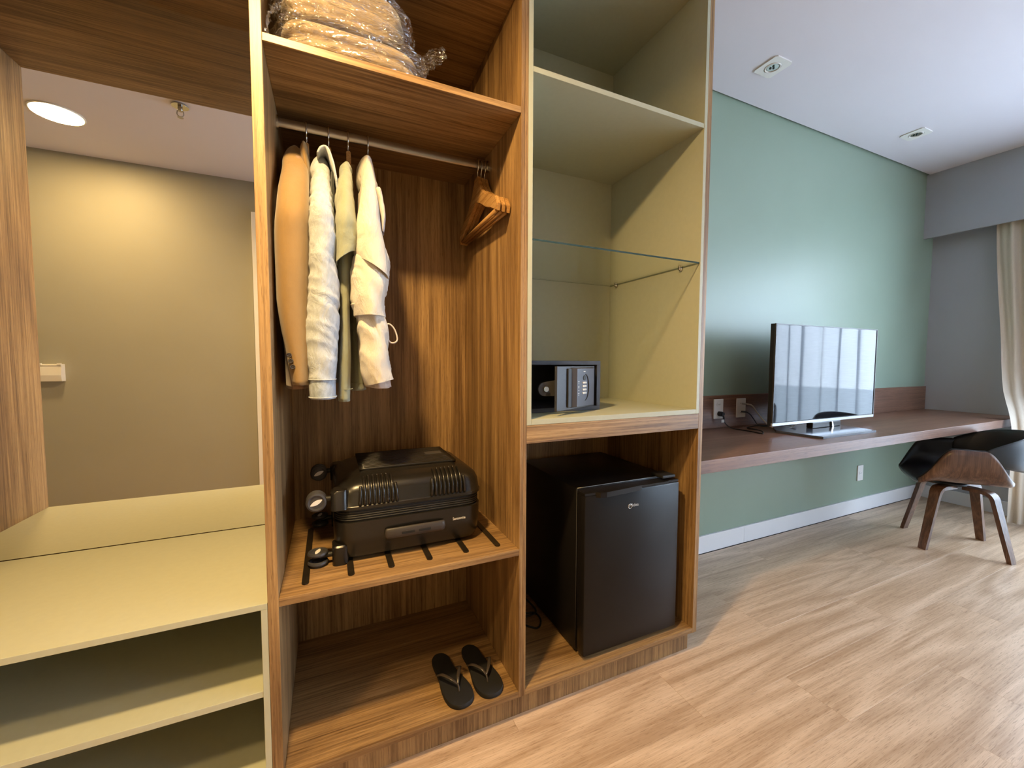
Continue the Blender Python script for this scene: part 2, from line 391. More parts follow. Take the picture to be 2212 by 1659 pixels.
struct(box('wall_bathroom', (1.42, -3.3, 0), (1.5, -0.84, ZC), 'greigeroom', None, 0), 'greige wall where the hall opens into the room', 'wall')
struct(box('wall_rear', (1.42, -3.3, 0), (4.75, -3.2, ZC), 'greigeroom', None, 0), 'greige wall at the far side of the room', 'wall')
# window wall: solid pieces around the balcony door
wr = bpy.data.objects.new('wall_right', None); C.objects.link(wr); wr.location = (4.66, 0, 0)
struct(wr, 'grey wall around the curtained balcony door', 'wall')
box('wall_panel', (4.613, 0.98, 0), (4.74, 1.75, ZC), 'grey', wr, 0)
box('wall_panel', (4.613, -3.25, 0), (4.74, -2.55, ZC), 'grey', wr, 0)
box('wall_panel', (4.613, -2.55, 2.42), (4.74, 0.98, ZC), 'grey', wr, 0)
wi = bpy.data.objects.new('window_1', None); C.objects.link(wi); wi.location = (4.68, -0.85, 0)
struct(wi, 'tall glazed balcony door behind the sheer curtain', 'window')
for y0, y1 in ((-2.55, -2.49), (-1.45, -1.39), (-0.30, -0.24), (0.92, 0.98)): box('window_frame', (4.65, y0, 0.03), (4.70, y1, 2.42), 'white', wi)
box('window_frame', (4.65, -2.55, 2.37), (4.70, 0.98, 2.42), 'white', wi); box('window_frame', (4.65, -2.55, 0.0), (4.70, 0.98, 0.05), 'white', wi)
for y0, y1 in ((-2.49, -1.45), (-1.39, -0.30), (-0.24, 0.92)): box('pane', (4.672, y0, 0.05), (4.678, y1, 2.37), 'glass', wi, 0)
# soffit hiding the curtain track
struct(box('trim_2', (4.45, -3.2, 2.15), (4.47, 1.6995, ZC-0.0005), 'grey', None, 0.001), 'grey soffit box hiding the curtain track', 'soffit')
bb = bpy.data.objects.new('baseboard_back', None); C.objects.link(bb); bb.location = (2.9, 1.69, 0); struct(bb, 'white baseboard under the desk along the green wall', 'baseboard')
for a, b in ((1.2955, 2.379), (2.3805, 4.6)):
    box('board_length', (a, 1.686, 0), (b, 1.699, 0.105), 'board', bb, 0.002); box('board_lip', (a, 1.6875, 0.092), (b, 1.699, 0.1052), 'board', bb, 0.001)
struct(box('baseboard_right', (4.600, 0.98, 0), (4.613, 1.686, 0.105), 'board', None, 0.002), 'white baseboard along the grey window wall', 'baseboard')
dr = bpy.data.objects.new('door_1', None); C.objects.link(dr); dr.location = (-0.15, -0.84, 0); struct(dr, 'white bathroom door and casing, its edge seen in the mirror', 'door')
box('door_frame', (-0.575, -0.84, 0), (-0.515, -0.815, 2.40), 'board', dr, 0.002); box('door_frame', (0.315, -0.84, 0), (0.375, -0.815, 2.40), 'board', dr, 0.002)
box('door_frame', (-0.575, -0.84, 2.34), (0.375, -0.8151, 2.40), 'board', dr, 0.002)
box('door_panel', (-0.512, -0.838, 0.005), (0.312, -0.825, 2.337), 'board', dr, 0.002)
h = tube('door_handle', [(-0.44, -0.826, 1.02), (-0.44, -0.775, 1.02), (-0.42, -0.768, 1.02), (-0.32, -0.768, 1.02)], 0.009, 'steel', dr)

# ------------------------------------------------------------------ dressing niche
N = thing('dressing_niche', 'dark wood framed niche holding the mirror, left of the open wardrobe', 'niche', (-0.585, 1.37, 0))
box('side_panel', (-1.046, 1.102, 0), (-1.024, 1.664, ZC-.001), 'wood_v', N)
box('back_panel', (-1.024, 1.656, 0.02), (-0.1465, 1.672, 2.62), 'wood_v', N)
box('top_panel', (-1.024, 1.1025, 2.233), (-0.1465, 1.655, 2.253), 'wood_h', N)
box('fascia_panel', (-1.024, 1.1025, 2.2535), (-0.1465, 1.120, ZC-.001), 'wood_h', N)
m = box('mirror', (-1.0235, 1.648, 0.5635), (-0.147, 1.6535, 2.2325), 'mirror', None, 0); tag(m, 'large frameless mirror filling the back of the niche', 'mirror')
S = thing('low_shelf_unit', 'sage green low open shelf unit under the mirror', 'shelf unit', (-0.585, 1.37, 0))
box('top_board', (-1.0235, 1.1022, 0.547), (-0.1465, 1.6465, 0.5615), 'sage', S)
box('side_panel', (-0.1605, 1.1025, 0.09), (-0.1465, 1.6465, 0.5468), 'sage', S); box('side_panel', (-1.0235, 1.1025, 0.0), (-1.0095, 1.6465, 0.5468), 'sage', S)
box('shelf', (-1.0093, 1.104, 0.328), (-0.1607, 1.640, 0.3435), 'sage', S); box('shelf', (-1.0093, 1.104, 0.10), (-0.1607, 1.640, 0.1155), 'sage', S)
box('back_panel', (-1.0093, 1.6405, 0.09), (-0.1607, 1.6465, 0.5468), 'sage', S); box('kick_board', (-1.0093, 1.134, 0.0), (-0.1465, 1.15, 0.0995), 'sage', S)

# ------------------------------------------------------------------ open wardrobe
W = thing('open_wardrobe', 'open wood wardrobe bay with hanging rail and luggage shelf', 'wardrobe', (0.2, 1.37, 0))
box('side_panel', (-0.146, 1.102, 0.0), (-0.1225, 1.66, ZC-.001), 'wood_v', W); box('side_panel', (0.524, 1.102, 0.087), (0.5353, 1.66, ZC-.001), 'wood_v', W)
box('back_panel', (-0.1225, 1.639, 0.02), (0.524, 1.656, 2.6), 'wood_v', W)
box('top_panel', (-0.1223, 1.1022, 2.215), (0.5238, 1.6388, 2.235), 'wood_h', W); box('fascia_panel', (-0.1223, 1.1022, 2.2355), (0.5238, 1.118, ZC-.001), 'wood_h', W)
box('shelf', (-0.1223, 1.1024, 1.8645), (0.5238, 1.6388, 1.8825), 'wood_h', W)
ls = box('luggage_shelf', (-0.1223, 1.1024, 0.546), (0.5238, 1.6388, 0.566), 'wood_h', W)
box('bottom_board', (-0.1223, 1.1024, 0.087), (0.5238, 1.6388, 0.106), 'wood_h', W)
box('kick_board', (-0.1223, 1.134, 0.0), (0.5353, 1.15, 0.0868), 'wood_v', W)
for x in (-0.067, 0.044, 0.150, 0.258, 0.369, 0.472):
    bm = bmesh.new(); prism(bm, [(x-0.0085, 1.152), (x-0.006, 1.147), (x, 1.1445), (x+0.006, 1.147), (x+0.0085, 1.152), (x+0.0085, 1.52), (x, 1.528), (x-0.0085, 1.52)], 'Z', 0.566, 0.5695)
    link('metal_strip', bm, 'strip', ls, at=(x, 1.33, 0.567))
# oval hanging rail and its sockets
bm = bmesh.new(); ring = []
prof = [(1.370+0.0075*math.cos(2*PI*k/24), 1.824+0.0145*math.sin(2*PI*k/24)) for k in range(24)]
prism(bm, prof, 'X', -0.121, 0.5225); o = link('hanging_rail', bm, 'steel', W, at=(0.2, 1.37, 1.824)); autosmooth(o, 40)
for x in (-0.1195, 0.521):
    bm = bmesh.new(); prism(bm, [(1.370+0.013*math.cos(2*PI*k/24), 1.824+0.020*math.sin(2*PI*k/24)) for k in range(24)], 'X', x-0.003, x+0.003); link('rail_socket', bm, 'chrome', W, at=(x, 1.37, 1.824))

# ------------------------------------------------------------------ fridge bay and green cabinet above it
B = thing('minibar_cabinet', 'tall wood cabinet frame right of the wardrobe, minibar bay below', 'cabinet', (0.915, 1.37, 0))
box('side_panel', (0.5358, 1.102, 0.087), (0.547, 1.66, ZC-.001), 'wood_v', B); box('side_panel', (1.274, 1.102, 0.087), (1.295, 1.69, ZC-.001), 'wood_v', B)
box('back_panel', (0.547, 1.6475, 0.02), (1.274, 1.66, 0.93), 'wood_v', B)
box('rail_board', (0.5475, 1.102, 0.892), (1.2735, 1.120, 0.9485), 'wood_h', B); box('divider_board', (0.5475, 1.1205, 0.930), (1.2735, 1.647, 0.9485), 'wood_h', B)
box('fascia_panel', (0.5475, 1.1022, 2.5115), (1.2735, 1.118, ZC-.001), 'wood_h', B)
box('bottom_board', (0.5472, 1.1024, 0.087), (1.2738, 1.647, 0.106), 'wood_h', B); box('kick_board', (0.5356, 1.134, 0.0), (1.285, 1.15, 0.0868), 'wood_v', B)
G = thing('sage_cabinet', 'sage green open cabinet insert holding the safe', 'cabinet', (0.91, 1.37, 0.949))
box('side_panel', (0.5475, 1.1015, 0.949), (0.5625, 1.6465, 2.511), 'sage', G); sr = box('side_panel', (1.259, 1.1015, 0.949), (1.2735, 1.6465, 2.511), 'sage', G)
box('base_board', (0.5627, 1.1015, 0.949), (1.2588, 1.631, 0.966), 'sage', G); box('shelf', (0.5627, 1.103, 1.992), (1.2588, 1.631, 2.008), 'sage', G)
box('top_board', (0.5627, 1.1017, 2.495), (1.2588, 1.631, 2.511), 'sage', G); box('back_panel', (0.5627, 1.631, 0.949), (1.2588, 1.6465, 2.511), 'sage', G)
for x, s in ((0.5625, 1), (1.259, -1)):
    for y in (1.19, 1.578):
        bm = bmesh.new(); addcyl(bm, (x+s*0.004, y, 1.503), 0.007, 0.008, 'X', 16); addcyl(bm, (x+s*0.011, y, 1.5035), 0.0045, 0.007, 'X', 12); addcyl(bm, (x+s*0.012, y, 1.513), 0.004, 0.010, 'Z', 12)
        link('shelf_stud', bm, 'chrome', G, True, at=(x+s*0.006, y, 1.503))
g = box('glass_shelf', (0.5640, 1.106, 1.5075), (1.2575, 1.628, 1.5130), 'glass', None, 0)
tag(g, 'clear glass shelf on chrome studs above the safe', 'shelf')
bm = bmesh.new(); addbox(bm, (0.5640, 1.1050, 1.5075), (1.2575, 1.1058, 1.5130)); addbox(bm, (1.2576, 1.106, 1.5075), (1.2583, 1.628, 1.5130)); addbox(bm, (0.5640, 1.6283, 1.510), (1.2575, 1.6290, 1.5115))
link('glass_edge', bm, 'glassedge', g, at=(0.9, 1.3, 1.51))

# ------------------------------------------------------------------ desk
D = thing('wall_desk', 'long floating wood desk along the green wall', 'desk', (2.95, 1.42, 0.70))
box('top_board', (1.2955, 1.135, 0.699), (4.60, 1.6985, 0.752), 'desk', D, 0.0012)
box('backsplash', (1.2955, 1.682, 0.7525), (4.60, 1.6985, 0.945), 'desk', D, 0.0012)
# ------------------------------------------------------------------ ceiling fittings
def downlight(x, y, label):
    t = thing('recessed_downlight', label, 'ceiling light', (x, y, ZC), 'square recessed downlights')
    bm = bmesh.new(); o_, i_ = 0.063, 0.040
    lo, hi = ZC-0.006, ZC+0.001
    n = 32; A = []; Bv = []; A2 = []; B2 = []
    for k in range(n):
        a = 2*PI*(k+.5)/n; ca, sa = math.cos(a), math.sin(a); s = o_/max(abs(ca), abs(sa))
        A.append(bm.verts.new((x+ca*s, y+sa*s, lo))); Bv.append(bm.verts.new((x+ca*i_, y+sa*i_, lo))); A2.append(bm.verts.new((x+ca*s, y+sa*s, hi))); B2.append(bm.verts.new((x+ca*i_, y+sa*i_, hi)))
    for k in range(n):
        j = (k+1) % n
        bm.faces.new((A[k], A[j], Bv[j], Bv[k])); bm.faces.new((A[k], A2[k], A2[j], A[j])); bm.faces.new((Bv[k], Bv[j], B2[j], B2[k])); bm.faces.new((A2[k], B2[k], B2[j], A2[j]))
    bmesh.ops.recalc_face_normals(bm, faces=bm.faces); link('square_plate', bm, 'white', t, at=(x, y, lo))
    bm = bmesh.new(); addring(bm, (x, y, ZC-0.0045), 0.034, 0.0045, 'Z', 32); link('gimbal_ring', bm, 'white', t, True, at=(x, y, ZC-.004))
    bm = bmesh.new(); addcyl(bm, (x, y, ZC-0.0030), 0.027, 0.005, 'Z', 24, 0.020); r = link('reflector', bm, 'chrome', t, at=(x, y, ZC-.003))
    bm = bmesh.new()
    for dx, dy in ((.007, 0), (-.006, .008), (-.006, -.008)): bmesh.ops.create_uvsphere(bm, u_segments=10, v_segments=6, radius=0.006, matrix=Matrix.Translation((x+dx, y+dy, ZC-0.0055)))
    link('led_lens', bm, 'glassedge', t, True, at=(x, y, ZC-.005))
downlight(2.106, 1.43, 'unlit square downlight in the ceiling near the wardrobe')
downlight(3.578, 1.434, 'unlit square downlight in the ceiling near the curtain soffit')
L1 = thing('round_ceiling_lamp', 'glowing round warm ceiling lamp seen in the niche mirror', 'ceiling light', (-1.49, -0.21, ZC))
cyl('diffuser', (-1.49, -0.21, ZC-0.004), 0.116, 0.006, 'Z', 'lamp', L1, 48)
bm = bmesh.new(); addring(bm, (-1.49, -0.21, ZC-0.003), 0.121, 0.005, 'Z', 48); link('lamp_rim', bm, 'white', L1, True, at=(-1.49, -.21, ZC))
L2 = thing('pendant_lamp', 'small warm cylinder lamp on a short stem in the hall before the wardrobe', 'pendant lamp', (-0.15, 0.56, ZC))
cyl('ceiling_rose', (-0.15, 0.56, ZC-0.012), 0.04, 0.022, 'Z', 'white', L2, 32)
tube('stem', [(-0.15, 0.56, ZC-0.02), (-0.15, 0.56, 2.39)], 0.005, 'white', L2)
cyl('lamp_body', (-0.15, 0.56, 2.336), 0.065, 0.115, 'Z', 'white', L2, 32)
cyl('lamp_lens', (-0.15, 0.56, 2.276), 0.056, 0.004, 'Z', 'lamp', L2, 32)
SK = thing('fire_sprinkler', 'chrome fire sprinkler head hanging from the hall ceiling', 'sprinkler', (-0.775, 0.20, ZC))
cyl('escutcheon', (-0.775, 0.20, ZC-0.005), 0.042, 0.010, 'Z', 'chrome', SK, 32, 0.034)
cyl('sprinkler_body', (-0.775, 0.20, ZC-0.022), 0.012, 0.026, 'Z', 'steel', SK, 16)
tube('sprinkler_arm', [(-0.789, .20, ZC-.033), (-0.791, .20, ZC-.055), (-0.777, .20, ZC-.068), (-0.773, .20, ZC-.068), (-0.759, .20, ZC-.055), (-0.761, .20, ZC-.033)], 0.0028, 'steel', SK)
cyl('deflector_plate', (-0.775, 0.20, ZC-0.071), 0.015, 0.002, 'Z', 'steel', SK, 16)
# key-card holder on the hall wall
K = thing('card_switch', 'white key card switch on the greige hall wall', 'card holder', (-1.857, -0.84, 1.05))
bm = bmesh.new(); prism(bm, [(-0.84, 0.985), (-0.792, 0.985), (-0.784, 1.03), (-0.792, 1.105), (-0.822, 1.112), (-0.84, 1.112)], 'X', -1.920, -1.795)
link('holder_body', bm, 'white', K, at=(-1.857, -.82, 1.05))
bm = bmesh.new(); addbox(bm, (-1.920, -0.80, 1.105), (-1.900, -0.784, 1.118)); addbox(bm, (-1.815, -0.80, 1.105), (-1.795, -0.784, 1.118)); addbox(bm, (-1.900, -0.793, 1.10), (-1.815, -0.788, 1.106)); link('card_guide', bm, 'white', K, at=(-1.857, -.79, 1.11))

# ------------------------------------------------------------------ hangers
HP = thing('wooden_hanger', '', 'hanger', (0, 1.37, 1.80), 'wooden hangers on the rail')
bm = bmesh.new()
top = [(-0.022, -0.034), (-0.016, -0.024), (0.016, -0.024), (0.022, -0.034), (0.050, -0.085), (0.100, -0.118), (0.150, -0.140), (0.190, -0.162), (0.208, -0.182)]
pts = [(0.016, -0.024), (0.030, -0.050), (0.052, -0.078), (0.100, -0.112), (0.150, -0.132), (0.188, -0.150), (0.206, -0.178), (0.200, -0.198), (0.184, -0.192), (0.150, -0.174), (0.100, -0.156), (0.050, -0.128), (0.0, -0.108)]
poly = pts + [(-a, b) for a, b in pts[-2::-1]]
prism(bm, [(1.37+a, 1.80+b) for a, b in poly], 'X', -0.0065, 0.0065)
bmesh.ops.bevel(bm, geom=[e for e in bm.edges if abs(e.verts[0].co.x-e.verts[1].co.x) < 1e-6], offset=0.002, segments=2, affect='EDGES')
link('shoulder_frame', bm, 'hanger', HP, at=(0, 1.37, 1.72))
tube('trouser_bar', [(0, 1.188, 1.609), (0, 1.552, 1.609)], 0.0065, 'hanger', HP, seg=12)
tube('hook', [(0, 1.37, 1.770), (0, 1.368, 1.795), (0, 1.3605, 1.806), (0, 1.3585, 1.820), (0, 1.3600, 1.834), (0, 1.370, 1.8420), (0, 1.380, 1.834), (0, 1.3815, 1.822)], 0.0024, 'chrome', HP, seg=8)
hl = [('wooden hanger carrying the camel blazer', -0.046), ('wooden hanger carrying the pale denim jacket', 0.013), ('wooden hanger carrying the sage green shirt', 0.067), ('wooden hanger carrying the white blouse', 0.124),
      ('empty wooden hanger, leftmost of the three at the rail end', 0.4825), ('empty wooden hanger, middle of the three at the rail end', 0.4968), ('empty wooden hanger touching the right wardrobe panel', 0.5112)]
for i, (lb, x) in enumerate(hl):
    o = HP if i == 0 else copy_tree(HP)
    if i < 4:
        for ch in o.children:
            if ch.name.startswith('shoulder_frame'):
                if i == 0: wide = ch.data.copy(); narrow = ch.data
                if i == 0:
                    for v in narrow.vertices:
                        if abs(v.co.y) > 0.024: v.co.y = math.copysign(0.024+(abs(v.co.y)-0.024)*0.25, v.co.y); v.co.z = v.co.z if v.co.z > 0 else v.co.z*0.6
            if ch.name.startswith('trouser_bar'):
                if i == 0:
                    widebar = ch.data.copy()
                    for v in ch.data.vertices: v.co.y = 0.182+(v.co.y-0.182)*0.3
    else:
        for ch in o.children:
            if ch.name.startswith('shoulder_frame'): ch.data = wide
            if ch.name.startswith('trouser_bar'): ch.data = widebar
    o.location = (x, 1.37 if i < 4 else 1.37+(i-5)*0.004, 1.80); o['label'] = lb
    if i >= 4: o.rotation_euler = (0, 0, math.radians((i-5)*1.0))

# ------------------------------------------------------------------ clothes
GR = {
    'blazer_sleeve': [(1.754, -0.085, -0.066, 1.336, 1.396, 0), (1.745, -0.096, -0.055, 1.329, 1.391, 0), (1.726, -0.103, -0.046, 1.314, 1.38, 0), (1.7035, -0.107, -0.041, 1.295, 1.366, 0), (1.6655, -0.106, -0.04, 1.26, 1.341, 0), (1.594, -0.11, -0.038, 1.193, 1.291, 0), (1.517, -0.114, -0.038, 1.145, 1.255, 0), (1.459, -0.119, -0.039, 1.145, 1.255, 0), (1.4015, -0.118, -0.039, 1.145, 1.255, 0), (1.329, -0.121, -0.041, 1.145, 1.255, 0), (1.284, -0.117, -0.042, 1.145, 1.255, 0), (1.224, -0.11, -0.043, 1.145, 1.255, 0), (1.1815, -0.102, -0.043, 1.145, 1.255, 0), (1.122, -0.093, -0.045, 1.145, 1.255, 0), (1.0825, -0.086, -0.047, 1.145, 1.255, 0)],
    'blazer_body': [(1.7115, -0.089, -0.044, 1.3, 1.566, 0), (1.6185, -0.108, -0.039, 1.239, 1.544, 0), (1.508, -0.122, -0.039, 1.2, 1.53, 0), (1.448, -0.125, -0.041, 1.2, 1.53, 0), (1.412, -0.125, -0.042, 1.2, 1.53, 0), (1.364, -0.117, -0.043, 1.2, 1.53, 0), (1.242, -0.116, -0.046, 1.2, 1.53, 0), (1.143, -0.11, -0.046, 1.2, 1.53, 0), (1.069, -0.109, -0.05, 1.2, 1.53, 0)],
    'blazer_collar': [(1.75, -0.06, -0.042, 1.29, 1.43, 0), (1.739, -0.065, -0.039, 1.29, 1.43, 0), (1.7115, -0.064, -0.036, 1.29, 1.43, 0), (1.662, -0.054, -0.033, 1.29, 1.43, 0), (1.599, -0.048, -0.035, 1.29, 1.43, 0)],
    'denim_sleeve': [(1.722, -0.02, -0.0, 1.3, 1.37, 0), (1.7085, -0.028, 0.007, 1.288, 1.361, 0), (1.677, -0.032, 0.01, 1.259, 1.339, 0), (1.604, -0.034, 0.014, 1.19, 1.287, 0), (1.532, -0.037, 0.019, 1.14, 1.25, 0), (1.473, -0.038, 0.023, 1.14, 1.25, 0), (1.412, -0.039, 0.02, 1.14, 1.25, 0), (1.357, -0.042, 0.027, 1.14, 1.25, 0), (1.31, -0.046, 0.027, 1.14, 1.25, 0), (1.263, -0.048, 0.026, 1.14, 1.25, 0), (1.216, -0.05, 0.023, 1.14, 1.25, 0), (1.169, -0.051, 0.021, 1.14, 1.25, 0), (1.1205, -0.05, 0.017, 1.14, 1.25, 0), (1.0945, -0.048, 0.015, 1.14, 1.25, 0)],
    'denim_cuff': [(1.0965, -0.049, 0.016, 1.137, 1.252, 0), (1.0925, -0.048, 0.016, 1.137, 1.252, 0), (1.073, -0.049, 0.016, 1.137, 1.252, 0), (1.045, -0.047, 0.016, 1.137, 1.252, 0)],
    'denim_body': [(1.695, -0.033, 0.002, 1.283, 1.54, 0), (1.618, -0.041, 0.017, 1.231, 1.534, 0), (1.5495, -0.048, 0.024, 1.2, 1.53, 0), (1.494, -0.046, 0.027, 1.2, 1.53, 0), (1.42, -0.041, 0.029, 1.2, 1.53, 0), (1.2445, -0.044, 0.03, 1.2, 1.53, 0), (1.118, -0.044, 0.028, 1.2, 1.53, 0), (1.082, -0.045, 0.026, 1.2, 1.53, 0)],
    'tee_sleeve': [(1.712, 0.049, 0.068, 1.28, 1.352, 0), (1.7, 0.043, 0.073, 1.27, 1.345, 0), (1.667, 0.041, 0.073, 1.242, 1.322, 0), (1.6035, 0.031, 0.071, 1.185, 1.278, 0), (1.524, 0.025, 0.072, 1.15, 1.25, 0), (1.4815, 0.021, 0.074, 1.15, 1.25, 0.3), (1.451, 0.019, 0.072, 1.15, 1.25, 0.5), (1.4195, 0.021, 0.069, 1.15, 1.25, 0.8)],
    'tee_body': [(1.6845, 0.045, 0.071, 1.261, 1.41, 0), (1.593, 0.036, 0.07, 1.206, 1.31, 0), (1.5025, 0.03, 0.073, 1.2, 1.3, 0), (1.4005, 0.027, 0.063, 1.2, 1.3, 0), (1.324, 0.028, 0.059, 1.2, 1.3, 0), (1.2215, 0.029, 0.057, 1.2, 1.3, 0), (1.1175, 0.024, 0.057, 1.2, 1.3, 0), (1.0315, 0.021, 0.055, 1.2, 1.3, 0)],
    'tee_back': [(1.6335, 0.048, 0.082, 1.33, 1.549, 0), (1.5105, 0.052, 0.09, 1.33, 1.55, 0), (1.3285, 0.053, 0.104, 1.33, 1.55, 0), (1.1725, 0.055, 0.105, 1.33, 1.55, 0), (1.0525, 0.056, 0.109, 1.33, 1.55, 0)],
    'blouse_flap': [(1.724, 0.112, 0.125, 1.279, 1.357, 0), (1.7095, 0.103, 0.13, 1.266, 1.349, 0), (1.6585, 0.097, 0.134, 1.22, 1.316, 0), (1.6055, 0.09, 0.133, 1.17, 1.281, 0), (1.5135, 0.075, 0.139, 1.14, 1.26, 0), (1.458, 0.072, 0.15, 1.14, 1.26, -0.2), (1.4215, 0.071, 0.155, 1.14, 1.26, -0.45), (1.3965, 0.075, 0.157, 1.14, 1.26, -0.6)],
    'blouse_puff': [(1.462, 0.081, 0.15, 1.15, 1.28, 0), (1.4305, 0.069, 0.16, 1.15, 1.28, 0), (1.395, 0.059, 0.164, 1.15, 1.28, 0), (1.3695, 0.056, 0.161, 1.15, 1.28, -0.1), (1.348, 0.058, 0.156, 1.15, 1.28, -0.1), (1.316, 0.061, 0.148, 1.15, 1.28, 0), (1.286, 0.07, 0.146, 1.15, 1.28, 0), (1.267, 0.074, 0.147, 1.15, 1.28, 0)],
    'blouse_sleeve': [(1.3035, 0.065, 0.144, 1.16, 1.26, 0), (1.272, 0.074, 0.147, 1.16, 1.26, 0), (1.2465, 0.076, 0.152, 1.16, 1.26, 0), (1.1695, 0.082, 0.156, 1.16, 1.26, 0), (1.118, 0.082, 0.159, 1.16, 1.26, 0), (1.084, 0.091, 0.161, 1.16, 1.26, 0.25)],
    'blouse_body': [(1.7135, 0.104, 0.132, 1.279, 1.523, 0), (1.6525, 0.096, 0.147, 1.239, 1.522, 0), (1.588, 0.093, 0.155, 1.2, 1.52, 0), (1.5105, 0.084, 0.154, 1.2, 1.52, 0), (1.433, 0.079, 0.157, 1.2, 1.52, 0), (1.3285, 0.077, 0.15, 1.2, 1.52, 0), (1.197, 0.08, 0.159, 1.2, 1.52, 0), (1.117, 0.09, 0.167, 1.2, 1.52, 0), (1.066, 0.102, 0.173, 1.2, 1.52, 0)],
    'blouse_ruffle': [(1.6205, 0.128, 0.141, 1.19, 1.24, 0), (1.5785, 0.134, 0.152, 1.19, 1.24, 0), (1.551, 0.138, 0.152, 1.19, 1.24, 0), (1.503, 0.138, 0.15, 1.19, 1.24, 0)],
    'blouse_collar': [(1.741, 0.095, 0.135, 1.28, 1.44, 0), (1.7255, 0.089, 0.14, 1.28, 1.44, 0), (1.6905, 0.088, 0.147, 1.28, 1.44, 0), (1.664, 0.096, 0.154, 1.28, 1.44, 0)],
}
J = thing('camel_blazer', 'camel wool blazer with three dark cuff buttons, leftmost on the rail', 'blazer', (-0.08, 1.36, 1.1), 'clothes on the rail')
cloth('blazer_body', [(*r[:1], max(r[1], -0.1175), *r[2:]) for r in GR['blazer_body']], 'camel2', J, wr=0.004, seed=1.2, fold=0.0015)
o = cloth('sleeve', [(*r[:1], max(r[1], -0.1175), *r[2:]) for r in GR['blazer_sleeve']], 'camel', J, wr=0.004, seed=3.1, ex=2.3, hem=0.0, fx=7, fz=3, cr=0.0008, cz=8)
cloth('lapel', GR['blazer_collar'], 'camel', J, wr=0.002, seed=2, ex=2.0)
for x, z in ((-0.0895, 1.158), (-0.0862, 1.1435), (-0.0822, 1.129)):
    bm = bmesh.new(); addcyl(bm, (x, 1.1475, z), 0.0058, 0.004, 'Y', 20); addring(bm, (x, 1.1455, z), 0.0047, 0.0014, 'Y', 20, 6)
    link('cuff_button', bm, 'strap', J, True, at=(x, 1.147, z))
J = thing('denim_jacket', 'bleached pale blue denim jacket hanging beside the camel blazer', 'jacket', (-0.01, 1.36, 1.05), 'clothes on the rail')
cloth('jacket_body', GR['denim_body'], 'denim', J, wr=0.005, seed=5, fold=0.0012)
cloth('sleeve', GR['denim_sleeve'], 'denim', J, wr=0.005, seed=7.7, ex=2.3, fx=9, fz=9, open_end=False, n=150, seg=48, cr=0.0032, cz=34)
cf = cloth('cuff', GR['denim_cuff'], 'denimseam', J, wr=0.0012, seed=4, n=12, ex=2.3)
bm = bmesh.new()
for z in (1.0955, 1.0495):
    cx, cyy, hx, hy = -0.016, 1.1945, 0.0335, 0.0590
    P = [(cx+hx*math.copysign(abs(math.cos(a))**(2/2.3), math.cos(a)), cyy+hy*math.copysign(abs(math.sin(a))**(2/2.3), math.sin(a)), z) for a in [2*PI*k/36 for k in range(37)]]
    addtube(bm, P, 0.0016, 6, 1, smoothp=False)
link('cuff_seam', bm, 'denim', cf, True, at=(-.016, 1.19, 1.07))
def ribbon(name, pts, w, th, mat, parent, side=(0, 1, 0), n=30):
    bm = bmesh.new(); R = lerp_rows([list(p)+[ww] for p, ww in zip(pts, w)], n); prev = None; sd = Vector(side)
    for i, (x, y, z, ww) in enumerate(R):
        p = Vector((x, y, z)); q = Vector(R[min(i+1, n-1)][:3])-Vector(R[max(i-1, 0)][:3]); q.normalize(); nn = q.cross(sd).normalized()
        d = noise.noise(p*40)*0.0012
        r = [bm.verts.new(p+sd*ww+nn*(th+d)), bm.verts.new(p-sd*ww+nn*(th+d)), bm.verts.new(p-sd*ww-nn*(th-d)), bm.verts.new(p+sd*ww-nn*(th-d))]
        if prev:
            for k in range(4): bm.faces.new((prev[k], prev[(k+1) % 4], r[(k+1) % 4], r[k]))
        else: bm.faces.new(r[::-1])
        prev = r
    bm.faces.new(prev); bmesh.ops.recalc_face_normals(bm, faces=bm.faces)
    return link(name, bm, mat, parent, True)
ribbon('collar', [(-0.016, 1.27, 1.703), (-0.008, 1.275, 1.717), (0.004, 1.285, 1.722), (0.014, 1.28, 1.706), (0.022, 1.265, 1.672), (0.029, 1.25, 1.630), (0.031, 1.235, 1.598)], [0.03, 0.04, 0.05, 0.055, 0.05, 0.035, 0.008], 0.0024, 'denim', J)
bm = bmesh.new(); addbox(bm, (0.016, 1.235, 1.15), (0.0235, 1.50, 1.66), 0.003); link('open_front', bm, 'dark', J, at=(0.02, 1.36, 1.4))  # dark slab painted as the shaded inside of the open jacket
J = thing('sage_shirt', 'sage green short sleeved shirt hanging between denim jacket and white blouse', 'shirt', (0.06, 1.36, 1.02), 'clothes on the rail')
cloth('shirt_front', GR['tee_body'], 'sagefab', J, wr=0.004, seed=11, ex=2.2, fold=0.0008)
cloth('shirt_back', GR['tee_back'], 'sagefab', J, wr=0.005, seed=13, fold=0.0015)
cloth('sleeve', GR['tee_sleeve'], 'sagefab', J, wr=0.005, seed=15, ex=2.2, fx=12, fz=8, n=70, cr=0.003, cz=22, dir_=30)
bm = bmesh.new()
for z, (xa, xb, ya, yb) in ((1.066, (0.0245, 0.0605, 1.199, 1.301)), (1.076, (0.054, 0.109, 1.329, 1.551))):
    cx, cyy, hx, hy = (xa+xb)/2, (ya+yb)/2, (xb-xa)/2, (yb-ya)/2
    P = [(cx+hx*math.copysign(abs(math.cos(a))**(2/2.3), math.cos(a)), cyy+hy*math.copysign(abs(math.sin(a))**(2/2.3), math.sin(a)), z) for a in [2*PI*k/36 for k in range(37)]]
    addtube(bm, P, 0.0011, 6, 1, smoothp=False)
link('hem_stitching', bm, 'sagefab', J, True, at=(.06, 1.36, 1.07))
